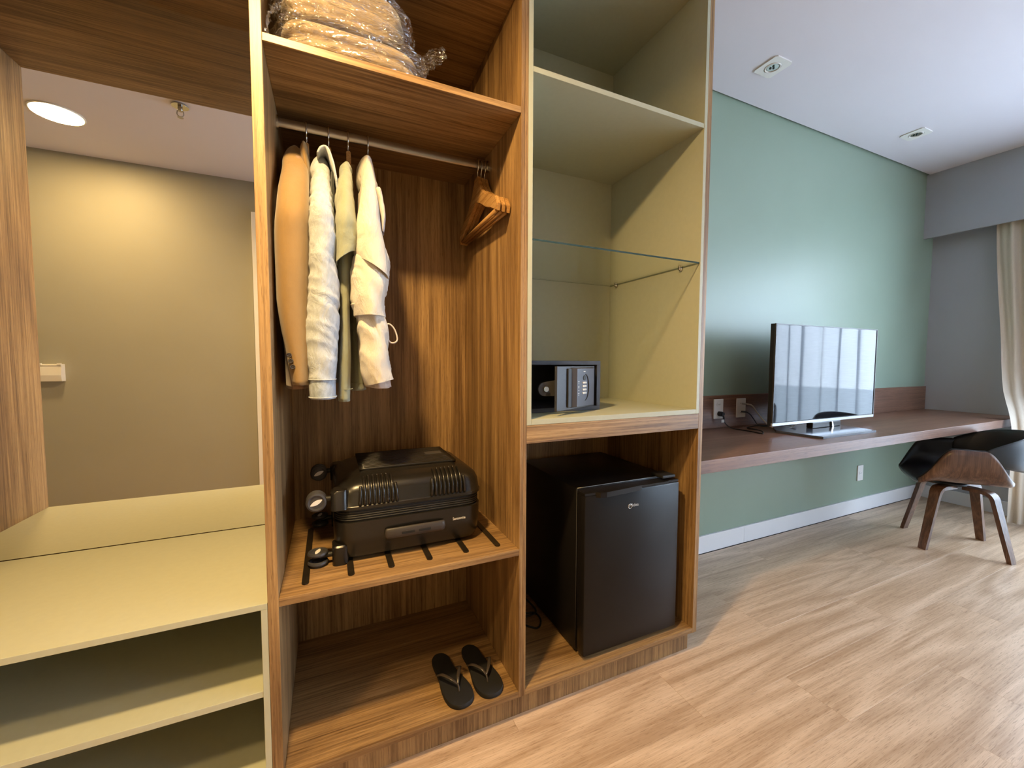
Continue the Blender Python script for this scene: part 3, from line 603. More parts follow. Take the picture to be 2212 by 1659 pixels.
J = thing('white_blouse', 'white layered cotton blouse with rolled sleeve, rightmost garment on the rail', 'blouse', (0.12, 1.36, 1.07), 'clothes on the rail')
cloth('blouse_body', GR['blouse_body'], 'pinkfab', J, wr=0.006, seed=21, fold=0.002)
cloth('shoulder_flap', GR['blouse_flap'], 'whitefab', J, wr=0.004, seed=23, ex=2.2, fx=7, fz=4, n=70, cr=0.0015, cz=12, dir_=20)
cloth('rolled_sleeve', GR['blouse_puff'], 'whitefab', J, wr=0.009, seed=25, ex=2.0, fx=10, fz=8, n=70, cr=0.004, cz=26, dir_=40)
cloth('lower_sleeve', GR['blouse_sleeve'], 'whitefab', J, wr=0.007, seed=27, ex=2.1, fx=11, fz=8, n=90, cr=0.005, cz=24, dir_=40)
cloth('ruffle', GR['blouse_ruffle'], 'pinkfab', J, wr=0.006, seed=29, fx=16, fz=18)
cloth('collar', GR['blouse_collar'], 'whitefab', J, wr=0.003, seed=31, ex=1.8)
tube('tie_loop', [(0.146, 1.2, 1.244), (0.158, 1.2, 1.249), (0.170, 1.2, 1.239), (0.178, 1.2, 1.221), (0.180, 1.2, 1.204), (0.171, 1.2, 1.196), (0.160, 1.2, 1.198), (0.153, 1.2, 1.212), (0.150, 1.2, 1.230), (0.146, 1.2, 1.246)], 0.0022, 'pinkfab', J, seg=8)
# ------------------------------------------------------------------ suitcase
SC = thing('suitcase', 'black hard-shell spinner suitcase lying flat on the luggage shelf', 'suitcase', (0.22, 1.40, 0.57))
X0, X1, Y0, Y1 = 0.003, 0.446, 1.212, 1.585
def lv(z, i, r): return (z, X0+i, X1-i, Y0+i, Y1-i, r)
bm = bmesh.new(); stack(bm, [lv(0.572, 0.040, 0.03), lv(0.574, 0.024, 0.04), lv(0.582, 0.010, 0.05), lv(0.600, 0.003, 0.055), lv(0.640, 0.0, 0.055), lv(0.684, -0.001, 0.056), lv(0.686, 0.002, 0.055)])
autosmooth(link('lower_shell', bm, 'case', SC, at=(.22, 1.4, .63)))
bm = bmesh.new(); stack(bm, [lv(0.6862, 0.006, 0.052), lv(0.7198, 0.006, 0.052)])
for z in (0.691, 0.698, 0.704, 0.712):
    P = [(x, y, z) for x, y in rrect(X0+.0045, X1-.0045, Y0+.0045, Y1-.0045, 0.053, 6)]; addtube(bm, P+[P[0]], 0.0024, 6, 1, smoothp=False)
autosmooth(link('zipper_band', bm, 'blackm', SC, at=(.22, 1.4, .70)))
bm = bmesh.new(); stack(bm, [lv(0.720, 0.001, 0.055), lv(0.722, -0.003, 0.057), lv(0.730, -0.003, 0.057), lv(0.7325, 0.0, 0.055), lv(0.762, 0.003, 0.055), lv(0.780, 0.010, 0.055), lv(0.792, 0.024, 0.05), lv(0.800, 0.040, 0.045), lv(0.806, 0.058, 0.04), lv(0.8075, 0.062, 0.04), lv(0.8125, 0.068, 0.035), lv(0.8145, 0.078, 0.03)])
autosmooth(link('upper_shell', bm, 'case', SC, at=(.22, 1.4, .76)), 50)
bm = bmesh.new()
for k in range(13):
    y = 1.292+k*0.0172
    for j in range(2):
        pass
    addtube(bm, [(0.078, y, 0.8160), (0.22, y, 0.8170), (0.377, y, 0.8160)], 0.0058, 8, 6)
link('top_ribs', bm, 'case', SC, True, at=(.22, 1.4, .817))
box('name_plate', (0.300, 1.392, 0.8185), (0.358, 1.428, 0.8225), 'rubber', SC, 0.002)
for xa, xb in ((0.073, 0.176), (0.279, 0.384)):
    bm = bmesh.new(); n = 9
    for k in range(n):
        x = xa+(xb-xa)*k/(n-1); e = abs(k-4)/4
        zt = 0.806-0.014*max(0, e-0.55)*2
        pr = [(x, 1.2095, 0.7375), (x, 1.2085, 0.752), (x, 1.211, 0.768), (x, 1.221, 0.785), (x, 1.236, 0.7965), (x, 1.255, 0.8035)]
        if e > 0.8: pr = pr[:-1]
        if e > 0.95: pr = [(p[0]+(0.004 if k == 0 else -0.004)*i/4, p[1], p[2]) for i, p in enumerate(pr[:-1])]
        addtube(bm, pr, 0.0045, 8, 4)
        bmesh.ops.create_uvsphere(bm, u_segments=8, v_segments=6, radius=0.0044, matrix=Matrix.Translation((x, 1.2095, 0.7375)))
        if 1 < k < 7: bmesh.ops.create_uvsphere(bm, u_segments=8, v_segments=6, radius=0.0048, matrix=Matrix.Translation((x, 1.255, 0.804)))
    link('rib_cluster', bm, 'case', SC, True, at=((xa+xb)/2, 1.22, .77))
    
# side handle: rounded bar with two slots
bm = bmesh.new(); hx0, hx1, zc_ = 0.128, 0.330, 0.6405
addtube(bm, [(hx0+.012, 1.2085, zc_), (hx0+.03, 1.2030, zc_), (0.229, 1.2005, zc_+.001), (hx1-.03, 1.2030, zc_), (hx1-.012, 1.2085, zc_)], lambda u: 0.0012+0.0050*(1-abs(2*u-1)**7)**0.5, 12, 5, flat=2.6, up=(0, 0, 1))
sh = link('side_handle', bm, 'grip', SC, True, at=(.229, 1.205, zc_))
for a, b in ((0.186, 0.224), (0.236, 0.272)): box('handle_slot', (a, 1.1935, zc_-.004), (b, 1.1960, zc_+.003), 'foam', sh, 0.001)
text('brand_lettering', 'Samsonite', 0.0118, (0.3440, 1.2105, 0.6445), (PI/2, 0, 0), 'white', SC, 0.0004, 0.86, 0.0)
for z, y in ((0.592, 1.245), (0.757, 1.235), (0.592, 1.545), (0.757, 1.555)):
    up = z > 0.7
    bm = bmesh.new(); stack(bm, [(z-.034, X0-.004, X0+.035, y-.026, y+.026, 0.012), (z-.030, X0-.005, X0+.038, y-.030, y+.030, 0.014), (z+.026, X0-.005, X0+.038, y-.030, y+.030, 0.014), (z+.030, X0-.004, X0+.035, y-.026, y+.026, 0.012)] if not up else
        [(z-.030, X0-.006, X0+.038, y-.030, y+.030, 0.014), (z+.018, X0-.006, X0+.038, y-.026, y+.026, 0.014), (z+.024, X0+.002, X0+.038, y-.022, y+.026, 0.012)])
    hs = autosmooth(link('wheel_housing', bm, 'case', SC, at=(X0, y, z)))
    # twin wheels: lower pair level, upper pair turned on edge
    ax = 'Z' if not up else 'Y'; wc = (X0-0.042, y, z-0.003)
    tube('wheel_fork', [(X0-.004, y, z), (X0-.022, y, z), (X0-.038, y, wc[2])], 0.008, 'blackm', hs)
    bm = bmesh.new()
    for s in (-1, 1):
        c = (wc[0], wc[1], wc[2]+s*0.0130) if ax == 'Z' else (wc[0], wc[1]+s*0.0130, wc[2])
        addring(bm, c, 0.0210, 0.0060, ax, 28, 8); addcyl(bm, c, 0.0200, 0.006, ax, 24)
    wh = link('wheel', bm, 'rubber', hs, at=wc); autosmooth(wh, 40)
    # pale almond hub mark on the outer wheel face
    pts = [(0.0175*math.cos(a)*1.0, 0.0062*math.sin(a)*abs(math.sin(a))) for a in [2*PI*k/20 for k in range(20)]]
    ang = 0.45 if up else 1.25
    rot = [(p*math.cos(ang)-q*math.sin(ang), p*math.sin(ang)+q*math.cos(ang)) for p, q in pts]
    bm = bmesh.new()
    if ax == 'Z': prism(bm, [(wc[0]+p, wc[1]+q) for p, q in rot], 'Z', wc[2]+0.0158, wc[2]+0.0172)
    else: prism(bm, [(wc[0]+p, wc[2]+q) for p, q in rot], 'Y', wc[1]-0.0172, wc[1]-0.0158)
    link('hub_mark', bm, 'white', hs, at=wc)

# ------------------------------------------------------------------ flip-flops
def flipflop(loc, rz, mir, label):
    t = thing('flip_flop', label, 'sandal', (loc[0], loc[1], 0.106), 'pair of flip-flops')
    out = [(0.000, -0.122), (0.022, -0.118), (0.038, -0.103), (0.0455, -0.078), (0.0450, -0.050), (0.040, -0.020), (0.0335, 0.010), (0.0300, 0.040), (0.0305, 0.070), (0.029, 0.095), (0.020, 0.114), (0.004, 0.122), (-0.012, 0.119), (-0.025, 0.104), (-0.030, 0.080), (-0.031, 0.050), (-0.033, 0.015), (-0.0385, -0.015), (-0.0420, -0.045), (-0.0425, -0.072), (-0.037, -0.098), (-0.020, -0.117)]
    out = [(x*mir, y) for x, y in out]
    R = lerp_rows([list(p)+[0, 0, 0, 0] for p in out+[out[0]]], 89)[:-1]
    bm = bmesh.new(); prev = None
    for z, s in ((0.0, 0.985), (0.003, 1.0), (0.011, 1.0), (0.0145, 0.98), (0.0150, 0.93)):
        ring = [bm.verts.new((p[0]*s, p[1]*s, z)) for p in R]
        if prev:
            for k in range(88): bm.faces.new((prev[k], prev[(k+1) % 88], ring[(k+1) % 88], ring[k]))
        else: bm.faces.new(ring)
        prev = ring
    bm.faces.new(prev); bmesh.ops.recalc_face_normals(bm, faces=bm.faces)
    so = link('sole', bm, 'foam'); so.parent = t; autosmooth(so, 50)
    px = 0.004*mir; pst = (px, -0.058, 0.030)
    for sx, y in ((-1, 0.022), (1, 0.022)):
        bm = bmesh.new()
        e = 0.0345*sx
        addtube(bm, [(px, -0.058, 0.031), (e*0.35, -0.040, 0.041), (e*0.85, -0.010, 0.040), (e*1.12, 0.010, 0.028), (e*0.98, 0.030, 0.0145)], lambda u: 0.0035+0.0022*math.sin(u*PI), 8, 6, flat=0.45, up=(0, 0, 1))
        s_ = link('strap', bm, 'strap', None, True); s_.parent = t
    bm = bmesh.new(); addtube(bm, [(px, -0.058, 0.032), (px, -0.066, 0.024), (px, -0.070, 0.0145)], 0.0030, 8, 5); s_ = link('toe_post', bm, 'strap', None, True); s_.parent = t
    t.rotation_euler = (0, 0, rz)
flipflop((0.338, 1.232), 0.10, 1, 'black flip-flop nearer the shelf edge, left one of the pair')
flipflop((0.442, 1.232), 0.07, -1, 'black flip-flop beside the right panel, right one of the pair')

# ------------------------------------------------------------------ bedding in plastic bags
def lump(name, a, b, mat, parent, amp=0.008, f=9, seed=0, rnd=0.03, slope=0.0, nx=46, layers=0, ridge=0.0, nz=14):
    bm = bmesh.new(); seg = nx; rings = []
    cx, cyy, cz = [(a[i]+b[i])/2 for i in range(3)]; hx, hy, hz = [(b[i]-a[i])/2 for i in range(3)]
    for i in range(nz+1):
        t = -1+2*i/nz; sc_ = (1-abs(t)**5)**0.2 if abs(t) < 1 else 0.0; sc_ = max(sc_, 0.55)
        ring = []
        for k in range(seg):
            an = 2*PI*k/seg; ca, sa = math.cos(an), math.sin(an)
            px = math.copysign(abs(ca)**(2/5.5), ca)*(hx-rnd*(1-sc_)*1.2); py = math.copysign(abs(sa)**(2/5.5), sa)*(hy-rnd*(1-sc_)*1.2)
            x, y, z = cx+px, cyy+py, cz+t*hz
            q = Vector((x*f*(0.5 if ridge else 1), y*f, z*f*(3.0 if ridge else 2.0)+seed)); d = noise.noise(q)*amp+noise.noise(q*2.6)*amp*0.5
            if ridge: d += ridge*(1-2.4*abs(noise.noise(q*1.7+Vector((0, 3, 0)))))
            if layers: d -= 0.016*abs(math.cos(t*layers*PI/2))**8
            lz = noise.noise(Vector((x*f*0.8, y*f*0.8, seed+9)))*amp*1.3*(t+1)/2 - slope*max(0, (x-cx)/hx)**2*(t+1)/2*hz*2
            ring.append(bm.verts.new((x+ca*d, y+sa*d, max(z+lz, a[2]) if t > -1 else z)))
        rings.append(ring)
    for i in range(nz):
        for k in range(seg): bm.faces.new((rings[i][k], rings[i][(k+1) % seg], rings[i+1][(k+1) % seg], rings[i+1][k]))
    for rg, fl_ in ((rings[0], True), (rings[-1], False)):
        prev = rg; c = sum((v.co for v in rg), Vector())/seg
        for s in (0.8, 0.5, 0.2):
            nx_ = [bm.verts.new(c+(v.co-c)*s+Vector((0, 0, 0 if fl_ else (noise.noise(v.co*f+Vector((0, 0, seed)))*amp+rnd*0.12)))) for v in rg]
            for k in range(seg): bm.faces.new((prev[k], prev[(k+1) % seg], nx_[(k+1) % seg], nx_[k]))
            prev = nx_
        bm.faces.new(prev)
    bmesh.ops.recalc_face_normals(bm, faces=bm.faces)
    return link(name, bm, mat, parent, True)
for i, (a, b, sl, lb, lb2) in enumerate((((-0.098, 1.120, 1.886), (0.245, 1.555, 1.966), 0.15, 'lower folded taupe blanket inside its plastic bag', 'lower clear plastic bag wrapping a blanket on the top shelf'),
                      ((-0.095, 1.135, 1.977), (0.212, 1.545, 2.095), 0.35, 'upper folded taupe blanket inside its plastic bag', 'upper clear plastic bag lying on the other bag'))):
    o = lump('folded_blanket', a, b, 'blanket', None, 0.006, 7, 3+i, 0.03, sl, layers=(2 if i == 0 else 3)); tag(o, lb, 'blanket', 'bedding on the top shelf')
    pb = thing('plastic_bag', lb2, 'bag', (a[0], a[1], a[2]-.002), 'plastic bags of bedding')
    e = 0.011
    lump('bag_film', (a[0]-e, a[1]-e, a[2]-.0028), (b[0]+e+0.01, b[1]+e, b[2]+0.006), 'film', pb, 0.010, 15, 20+i, 0.04, sl, nx=130, ridge=0.006, nz=26)
    if i == 0: fl_pts, w_, nm = [(0.230, 1.16, 1.935), (0.255, 1.15, 1.950), (0.280, 1.14, 1.970), (0.308, 1.13, 1.985)], [0.045, 0.055, 0.060, 0.040], 'bag_flap'
    else: fl_pts, w_, nm = [(-0.085, 1.155, 1.990), (-0.103, 1.135, 1.962), (-0.112, 1.125, 1.930), (-0.114, 1.115, 1.890)], [0.03, 0.03, 0.035, 0.02], 'bag_flap'
    bm = bmesh.new(); R = lerp_rows([list(p)+[q, 0, 0] for p, q in zip(fl_pts, w_)], 22); grid = []
    for j, r in enumerate(R):
        grid.append([bm.verts.new((r[0]+noise.noise(Vector((j*.5, s, i)))*0.010, r[1]+0.5*r[3]*(s-4)/4+noise.noise(Vector((j*.6, s*.9, 5+i)))*0.012, r[2]+r[3]*(s-4)/4*0.7+noise.noise(Vector((j*.7, s, 9+i)))*0.012)) for s in range(9)])
    for j in range(21):
        for s in range(8): bm.faces.new((grid[j][s], grid[j][s+1], grid[j+1][s+1], grid[j+1][s]))
    for v in bm.verts: v.co.z = max(v.co.z, 1.884); v.co.x = max(v.co.x, -0.1205)
    link(nm, bm, 'film', pb, True)

# ------------------------------------------------------------------ minibar fridge
FR = thing('minibar_fridge', 'black one-door minibar fridge in the lower wood bay', 'fridge', (0.99, 1.36, 0.106))
bd = box('body', (0.777, 1.172, 0.120), (1.205, 1.610, 0.704), 'black', FR, 0.004); autosmooth(bd)
dr_ = box('door', (0.7775, 1.1215, 0.124), (1.2055, 1.1660, 0.690), 'black', FR, 0.006); autosmooth(dr_)
bm = bmesh.new(); prism(bm, [(0.7775, 1.1225), (0.820, 1.1225), (0.832, 1.112), (0.855, 1.108), (0.93, 1.113), (1.02, 1.1215), (1.150, 1.1215), (1.156, 1.128), (1.2055, 1.128), (1.2055, 1.166), (0.7775, 1.166)], 'Z', 0.6902, 0.6985)
link('door_cap', bm, 'black', dr_, at=(.99, 1.14, .695))
bm = bmesh.new(); prism(bm, [(0.822, 1.1215), (0.833, 1.110), (0.856, 1.106), (0.93, 1.111), (1.02, 1.1195), (1.02, 1.1215)], 'Z', 0.682, 0.7000); link('grip', bm, 'black', dr_, at=(.9, 1.115, .69))
tube('trim_line', [(0.779, 1.172, 0.7042), (1.1, 1.172, 0.7042), (1.16, 1.172, 0.7042)], 0.0012, 'steel', FR, seg=6)
tube('trim_line', [(0.7775, 1.1705, 0.122), (0.7775, 1.1705, 0.702)], 0.0011, 'rubber', FR, seg=6)
box('hinge_cover', (1.135, 1.135, 0.7045), (1.198, 1.200, 0.716), 'blackm', FR, 0.003)
for x, y in ((0.80, 1.19), (1.18, 1.19), (0.80, 1.58), (1.18, 1.58)): cyl('foot', (x, y, 0.1132), 0.014, 0.0138, 'Z', 'blackm', FR, 16)
bm = bmesh.new(); addring(bm, (0.969, 1.1205, 0.6300), 0.0080, 0.0011, 'Y', 28, 6); lg = link('brand_ring', bm, 'chrome', dr_, True, at=(.969, 1.12, .63))
text('brand_lettering', 'Midea', 0.0155, (0.9655, 1.1212, 0.6240), (PI/2, 0, 0), 'steel', dr_, 0.0006, 1.15, 0.0003)
o = tube('fridge_power_cord', [(0.70, 1.636, 0.20), (0.66, 1.60, 0.14), (0.64, 1.52, 0.111), (0.69, 1.46, 0.110), (0.750, 1.43, 0.112), (0.752, 1.38, 0.110), (0.716, 1.345, 0.110), (0.672, 1.40, 0.110), (0.655, 1.47, 0.118), (0.62, 1.50, 0.111), (0.61, 1.45, 0.110), (0.66, 1.425, 0.116), (0.73, 1.415, 0.118), (0.765, 1.45, 0.112), (0.76, 1.55, 0.112)], 0.0036, 'blackm', None, sub=10)
tag(o, 'coiled black power cord on the bay floor beside the fridge', 'cord')
def outlet(x, z, yb, wd, ht, lab, kind='socket', grp=None):
    t = thing('wall_outlet', lab, 'outlet', (x, yb, z), grp)
    box('cover_plate', (x-wd/2, yb-0.007, z-ht/2), (x+wd/2, yb, z+ht/2), 'white', t, 0.0015)
    for dz in ((0.028, -0.028) if kind != 'single' else (0.0,)):
        bm = bmesh.new()
        prism(bm, [(x-0.020, z+dz), (x-0.013, z+dz+0.0105), (x+0.013, z+dz+0.0105), (x+0.020, z+dz), (x+0.013, z+dz-0.0105), (x-0.013, z+dz-0.0105)], 'Y', yb-0.0085, yb-0.0065)
        f_ = link('socket_face', bm, 'white', t, at=(x, yb-.008, z+dz))
        bm = bmesh.new()
        for dx, dd in ((-0.0095, 0), (0, -0.003), (0.0095, 0)): addcyl(bm, (x+dx, yb-0.0086, z+dz+dd), 0.0021, 0.0006, 'Y', 10)
        link('pin_hole', bm, 'rubber', f_, at=(x, yb-.0086, z+dz))
    return t
outlet(0.835, 0.300, 1.6475, 0.074, 0.118, 'outlet plate half hidden behind the minibar fridge')
outlet(2.098, 0.866, 1.682, 0.078, 0.116, 'white outlet on the desk backsplash with the black plug', grp='outlets on the backsplash')
outlet(2.296, 0.864, 1.682, 0.078, 0.116, 'white outlet on the desk backsplash with the antenna cable, nearer the television', grp='outlets on the backsplash')
outlet(3.690, 0.300, 1.699, 0.075, 0.118, 'white outlet low on the green wall under the desk', 'single')
# plug and cords behind the television
PC = thing('television_power_cord', 'black power cord with right-angle plug and white tag', 'cord', (2.10, 1.66, 0.84))
bm = bmesh.new(); addcyl(bm, (2.100, 1.664, 0.838), 0.0145, 0.020, 'Y', 20); addcyl(bm, (2.104, 1.652, 0.838), 0.011, 0.012, 'Y', 20); autosmooth(link('plug', bm, 'blackm', PC, at=(2.1, 1.66, .838)))
tube('plug_neck', [(2.104, 1.655, 0.838), (2.110, 1.650, 0.822), (2.112, 1.648, 0.806)], 0.0055, 'blackm', PC)
tube('cord', [(2.112, 1.648, 0.810), (2.118, 1.645, 0.785), (2.135, 1.620, 0.760), (2.15, 1.56, 0.7555), (2.150, 1.50, 0.7555), (2.140, 1.445, 0.7555), (2.148, 1.435, 0.7560), (2.19, 1.47, 0.7600), (2.235, 1.54, 0.7570), (2.25, 1.60, 0.7555), (2.40, 1.63, 0.7555), (2.52, 1.56, 0.7555)], 0.0030, 'blackm', PC, sub=8)
bm = bmesh.new(); addbox(bm, (2.090, 1.646, 0.789), (2.113, 1.6475, 0.806), 0.0); link('cord_tag', bm, 'white', PC, at=(2.1, 1.646, .797))
AC = thing('antenna_cable', 'thick off-white antenna cable sagging to the television', 'cable', (2.31, 1.67, 0.89))
tube('connector', [(2.300, 1.676, 0.890), (2.302, 1.655, 0.890), (2.306, 1.645, 0.889)], 0.0052, 'steel', AC)
tube('cable', [(2.306, 1.645, 0.889), (2.330, 1.630, 0.880), (2.355, 1.610, 0.835), (2.375, 1.575, 0.785), (2.372, 1.525, 0.760), (2.378, 1.485, 0.7575), (2.42, 1.470, 0.758), (2.50, 1.475, 0.78)], 0.0043, 'pinkfab', AC, sub=8)
HC = thing('data_cable', 'thin black data cable with dark blue plug beside the antenna cable', 'cable', (2.30, 1.67, 0.842))
tube('connector', [(2.296, 1.674, 0.842), (2.300, 1.655, 0.842), (2.304, 1.645, 0.841)], 0.0062, 'safe', HC, flat=0.7)
tube('cable', [(2.304, 1.645, 0.841), (2.325, 1.635, 0.825), (2.345, 1.625, 0.795), (2.36, 1.610, 0.765), (2.40, 1.590, 0.756), (2.50, 1.60, 0.757), (2.60, 1.55, 0.78)], 0.0030, 'blackm', HC, sub=8)

# ------------------------------------------------------------------ safe
SF = thing('hotel_safe', 'slate grey keypad safe with its door ajar, in the sage cabinet', 'safe', (0.75, 1.38, 0.966))
bm = bmesh.new(); x0, x1, y0, y1, z0, z1, t_ = 0.585, 0.916, 1.235, 1.53, 0.9665, 1.147, 0.015
addbox(bm, (x0, y0, z0), (x1, y1, z0+t_), 0.001); addbox(bm, (x0, y0, z1-t_), (x1, y1, z1), 0.001); addbox(bm, (x0, y0+.0002, z0+t_), (x0+t_, y1, z1-t_)); addbox(bm, (x1-t_, y0+.0002, z0+t_), (x1, y1, z1-t_)); addbox(bm, (x0+t_, y1-t_, z0+t_), (x1-t_, y1, z1-t_))
link('safe_body', bm, 'safe', SF, at=(.75, 1.38, 1.05))
dt = bpy.data.objects.new('door', None)
hx, hy = 0.893, 1.240; fx_, fy_ = 0.668, 1.128; ang = math.atan2(hy-fy_, hx-fx_); Lw = math.hypot(hx-fx_, hy-fy_)
def dloc(bm):   # local door frame: x along the door from free edge, y outward is negative
    bmesh.ops.transform(bm, matrix=Matrix.Translation((fx_, fy_, 0)) @ Matrix.Rotation(ang, 4, 'Z'), verts=bm.verts)
def dpart(name, bm, mat, par, smooth=False):
    dloc(bm); return link(name, bm, mat, par, smooth, at=(fx_, fy_, 1.05))
bm = bmesh.new(); addbox(bm, (0, 0, 0.9825), (Lw, 0.006, 1.1285), 0.0008); addbox(bm, (0, 0.006, 0.9825), (0.002, 0.009, 1.1285)); dd = dpart('door', bm, 'safe', SF)
bm = bmesh.new(); prism(bm, [(0.082, 0), (0.100, -0.016), (0.218, -0.016), (0.236, 0)], 'Z', 0.9875, 1.1235)
for v in bm.verts:
    if v.co.y < -0.01: v.co.z = 1.055+(v.co.z-1.055)*0.95
kp = dpart('keypad_panel', bm, 'safep', dd)
bm = bmesh.new()
addtube(bm, [(0.062, -0.001, 0.992), (0.057, -0.004, 1.02), (0.056, -0.005, 1.055), (0.057, -0.004, 1.09), (0.062, -0.001, 1.121)], 0.0, 4, 1) if False else addbox(bm, (0.060, -0.006, 0.990), (0.0815, -0.0003, 1.121), 0.002)
dpart('grip_recess', bm, 'blackm', dd)
bm = bmesh.new(); addcyl(bm, (0.149, -0.0168, 1.088), 0.0088, 0.002, 'Y', 24); dpart('display', bm, 'blackm', dd)
keys = [(0.1405+0.0085*i, -0.0170, 1.071-0.0118*j) for j in range(4) for i in range(3)]
kb = None
for i, k in enumerate(keys):
    bm = bmesh.new(); addcyl(bm, k, 0.0036, 0.0024, 'Y', 12); dpart('key', bm, 'white', dd)
bm = bmesh.new(); P = [(0.153+0.0245*math.sin(a), -0.017, 1.055-0.046*math.cos(a)) for a in [PI*(0.02+0.96*k/16) for k in range(17)]]
addtube(bm, P, lambda u: 0.0010+0.0014*math.sin(u*PI), 6, 1, smoothp=False); dpart('arc_handle', bm, 'blackm', dd)
bm = bmesh.new()
for z, w_ in ((1.076, .009), (1.071, .006), (1.060, .008), (1.055, .006), (1.045, .008), (1.036, .009), (1.030, .006)): addbox(bm, (0.106+(0.009-w_)/2, -0.0164, z-.0006), (0.106+(0.009-w_)/2+w_, -0.0160, z+.0006))
addbox(bm, (0.142, -0.0164, 1.1085), (0.156, -0.0160, 1.1115)); dpart('printed_marks', bm, 'white', dd)
bm = bmesh.new(); prism(bm, [(0.640+0.0225*math.cos(a), 1.054+0.0225*math.sin(a)) for a in [PI/2+PI*k/12 for k in range(13)]]+[(0.70, 1.030), (0.70, 1.084)], 'Y', 1.160, 1.166); lt = link('bolt_plate', bm, 'rubber', dd, at=(.66, 1.163, 1.05))
cyl('bolt', (0.6425, 1.156, 1.054), 0.0085, 0.010, 'Y', 'steel', dd, 20)

# ------------------------------------------------------------------ television
TV = thing('television', 'flat television on its glass foot, screen mirroring the curtains', 'television', (2.68, 1.41, 0.752))
box('back_housing', (2.184, 1.416, 0.798), (3.178, 1.436, 1.350), 'blackm', TV, 0.003); box('back_housing', (2.38, 1.436, 0.82), (2.98, 1.470, 1.18), 'blackm', TV, 0.01)
box('screen', (2.188, 1.409, 0.812), (3.174, 1.4155, 1.346), 'tv', TV, 0)
bm = bmesh.new(); addbox(bm, (2.1815, 1.407, 0.797), (3.181, 1.4158, 0.8118)); link('lower_bezel', bm, 'silver', TV, at=(2.68, 1.41, .80))
bm = bmesh.new(); addbox(bm, (2.1815, 1.4065, 0.8118), (2.1850, 1.4158, 1.3515)); addbox(bm, (3.1745, 1.4065, 0.8118), (3.1805, 1.4158, 1.3515)); addbox(bm, (2.1875, 1.4065, 1.3463), (3.1745, 1.4158, 1.3515)); link('bezel', bm, 'grip', TV, at=(2.68, 1.41, 1.1))
bm = bmesh.new(); addbox(bm, (2.181, 1.4160, 0.797), (2.1835, 1.4365, 1.351)); link('side_edge', bm, 'blackm', TV, at=(2.18, 1.42, 1.1))
bm = bmesh.new(); addbox(bm, (2.52, 1.395, 0.7645), (2.80, 1.430, 0.797), 0.004); link('neck', bm, 'black', TV, at=(2.66, 1.41, .78))
bm = bmesh.new(); prism(bm, [(2.700, 0.765), (2.716, 0.765), (2.704, 0.796), (2.692, 0.796)], 'Y', 1.388, 1.3945); link('neck_trim', bm, 'chrome', TV, at=(2.7, 1.39, .78))
bm = bmesh.new(); prism(bm, [(2.295, 1.218), (2.792, 1.218), (2.868, 1.52), (2.36, 1.52), (2.262, 1.436)], 'Z', 0.753, 0.764); bs = link('base_plate', bm, 'tvbase', TV, at=(2.55, 1.37, .758))

